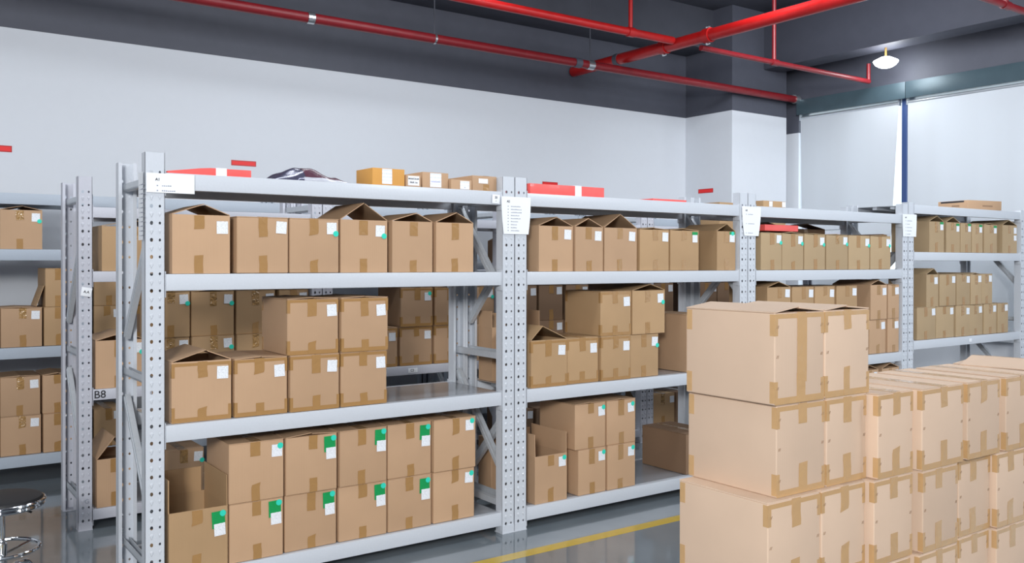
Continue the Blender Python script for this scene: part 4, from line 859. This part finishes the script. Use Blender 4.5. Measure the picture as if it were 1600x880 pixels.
# ---------------------------------------------------------------- sprinkler pipes
def pipe(name, label, pts, r, mat, fittings=()):
    o0 = Vector(pts[0]); t = thing(name, label, 'pipe', pts[0], 0, 'red sprinkler pipes under the ceiling')
    P = [Vector(p)-o0 for p in pts]
    ob('pipe_run', MB().tube(P, r, 20).mesh('pipe_run', mat, 0, True), t)
    for kind, a, b, rr, mm in fittings:
        ob(kind, MB().tube([Vector(a)-o0, Vector(b)-o0], rr, 18).mesh(kind, mm, 0, True), t)
    return t
PY, PZ = 2.95, 3.57
def hanger(x, y, z, r, top):      # clevis band and rod up to the ceiling
    return [('pipe_band', (x-.02, y, z), (x+.02, y, z), r+.005, SILVER), ('hanger_rod', (x, y, z+r), (x, y, top), .005, DARKC)]
pipe('sprinkler_pipe', 'dark red pipe along the back wall with silver bands', [(-6.9, PY, PZ), (8.44, PY, PZ)], .043, REDD,
     [('pipe_band', (1.98, PY, PZ), (2.04, PY, PZ), .050, SILVER), ('pipe_band', (3.20, PY, PZ), (3.22, PY, PZ), .048, SILVER),
      ('pipe_band', (5.03, PY, PZ), (5.11, PY, PZ), .049, SILVER), ('pipe_collar', (8.40, PY, PZ), (8.48, PY, PZ), .056, SILVER),
      ('hanger_rod', (3.21, PY, PZ+.04), (3.21, PY, ZC-.01), .006, DARKC), ('pipe_coupling', (4.86, PY, PZ), (4.94, PY, PZ), .050, DARK), ('hanger_rod', (5.07, PY, PZ+.04), (5.07, PY, ZC-.01), .006, DARKC)])
MX, MZ = 5.53, 3.70
pipe('main_sprinkler_pipe', 'thick bright red main pipe crossing the ceiling towards the camera', [(MX, -5.0, MZ), (MX, YW-.02, MZ)], .058, RED,
     [('pipe_coupling', (MX, 2.30, MZ), (MX, 2.38, MZ), .070, RED), ('pipe_coupling', (MX, 1.72, MZ), (MX, 1.80, MZ), .070, RED),
      ('coupling_bolt', (MX-.02, 2.34, MZ+.07), (MX+.02, 2.34, MZ+.085), .011, SILVER), ('coupling_bolt', (MX-.02, 2.34, MZ-.085), (MX+.02, 2.34, MZ-.07), .011, SILVER),
      ('coupling_bolt', (MX-.02, 1.76, MZ+.07), (MX+.02, 1.76, MZ+.085), .011, SILVER), ('coupling_bolt', (MX-.02, 1.76, MZ-.085), (MX+.02, 1.76, MZ-.07), .011, SILVER),
      ('pipe_coupling', (MX, 3.0, MZ), (MX, 3.06, MZ), .066, DARK)])
pipe('branch_pipe', 'red branch pipe from the upper left to the main pipe', [(-1.0, 2.16, MZ+.02), (MX-.066, 2.16, MZ+.02)], .038, RED,
     [('riser_pipe', (4.90, 2.16, MZ+.03), (4.90, 2.16, ZC-.01), .020, RED), ('pipe_tee', (4.86, 2.16, MZ+.02), (4.94, 2.16, MZ+.02), .046, RED), ('riser_pipe', (2.4, 2.16, MZ+.03), (2.4, 2.16, 4.09), .008, SILVER)])
pipe('branch_pipe', 'thin red branch pipe running right from the main pipe to near the lamp', [(MX, 1.85, 3.60), (8.30, 1.85, 3.60)], .027, REDD,
     [('riser_pipe', (6.62, 1.85, 3.60), (6.62, 1.85, ZC-.01), .021, REDD), ('riser_pipe', (8.29, 1.85, 3.585), (8.29, 1.85, 3.80), .022, REDD), ('pipe_tee', (6.58, 1.85, 3.60), (6.68, 1.85, 3.60), .034, REDD)])
pipe('branch_pipe', 'red pipe crossing the upper right corner of the ceiling', [(5.62, -.36, 3.72), (7.92, -.36, 3.72)], .030, REDD,
     [('riser_pipe', (6.86, -.36, 3.72), (6.86, -.36, ZC-.01), .022, REDD), ('pipe_tee', (6.81, -.36, 3.72), (6.91, -.36, 3.72), .037, REDD)])
# ---------------------------------------------------------------- lamp under the beam
t = thing('ceiling_lamp', 'lit white domed lamp hanging under the ceiling beam by the blinds', 'lamp', (8.12, 1.53, 3.745))
ob('stem', MB().tube([(0,0,.05), (0,0,.155)], .012, 12).mesh('stem', BRASS, 0, True), t)
ob('lamp_top', MB().lathe([(.02,.055),(.05,.05),(.09,.03),(.125,.012),(.125,.006),(.02,.01)]).mesh('lamp_top', LAMPM, 0, True), t)
ob('diffuser', MB().lathe([(.130,.006),(.128,-.006),(.105,-.035),(.07,-.058),(.03,-.068),(.005,-.07)]).mesh('diffuser', LAMPM, 0, True), t)
pl = bpy.data.lights.new('lamp_glow', 'POINT'); pl.energy = 7; pl.shadow_soft_size = .13; pl.color = (.92, .97, 1)
po = bpy.data.objects.new('lamp_glow', pl); COL.objects.link(po); po.location = (8.12, 1.53, 3.60)

# ---------------------------------------------------------------- stool at the left edge
t = thing('stool', 'round black-topped chrome swivel stool at the lower left edge', 'stool', (-.50, .52, 0))
ob('seat', MB().lathe([(.01,.468),(.14,.466),(.165,.460),(.172,.450),(.172,.44),(.01,.44)][::-1], 40).mesh('seat', BLACKV, 0, True), t)
ob('seat_rim', MB().torus((0,0,.442), .174, .009, 48).torus((0,0,.424), .170, .008, 48).lathe([(.17,.418),(.175,.43),(.17,.445)], 48).mesh('seat_rim', CHROME, 0, True), t)
ob('column', MB().tube([(0,0,.06), (0,0,.25)], .024, 20).tube([(0,0,.25), (0,0,.42)], .016, 16).mesh('column', CHROME, 0, True), t)
ob('lever', MB().tube([(0,0,.40), (.09,-.02,.395), (.12,-.03,.38)], .005, 8).mesh('lever', BLACKV, 0, True), t)
fr = MB().torus((0,0,.225), .155, .009, 48)
for k in range(3):
    a = 2*PI*k/3+.5; fr.tube([(.02*math.cos(a), .02*math.sin(a), .2), (.155*math.cos(a), .155*math.sin(a), .225)], .006, 8)
ob('foot_ring', fr.mesh('foot_ring', CHROME, 0, True), t)
for k in range(5):
    a = 2*PI*k/5-.45; c_, s_ = math.cos(a), math.sin(a)
    ob('leg', MB().tube([(.02*c_, .02*s_, .10), (.10*c_, .10*s_, .125), (.17*c_, .17*s_, .115), (.215*c_, .215*s_, .075)], [.018, .016, .014, .012], 12).mesh('leg', CHROME, 0, True), t)
    g = ob('caster', MB().tube([(-.012*s_+.215*c_, .012*c_+.215*s_, .025), (.012*s_+.215*c_, -.012*c_+.215*s_, .025)], .025, 16).mesh('caster', BLACKV, 0, True), t)
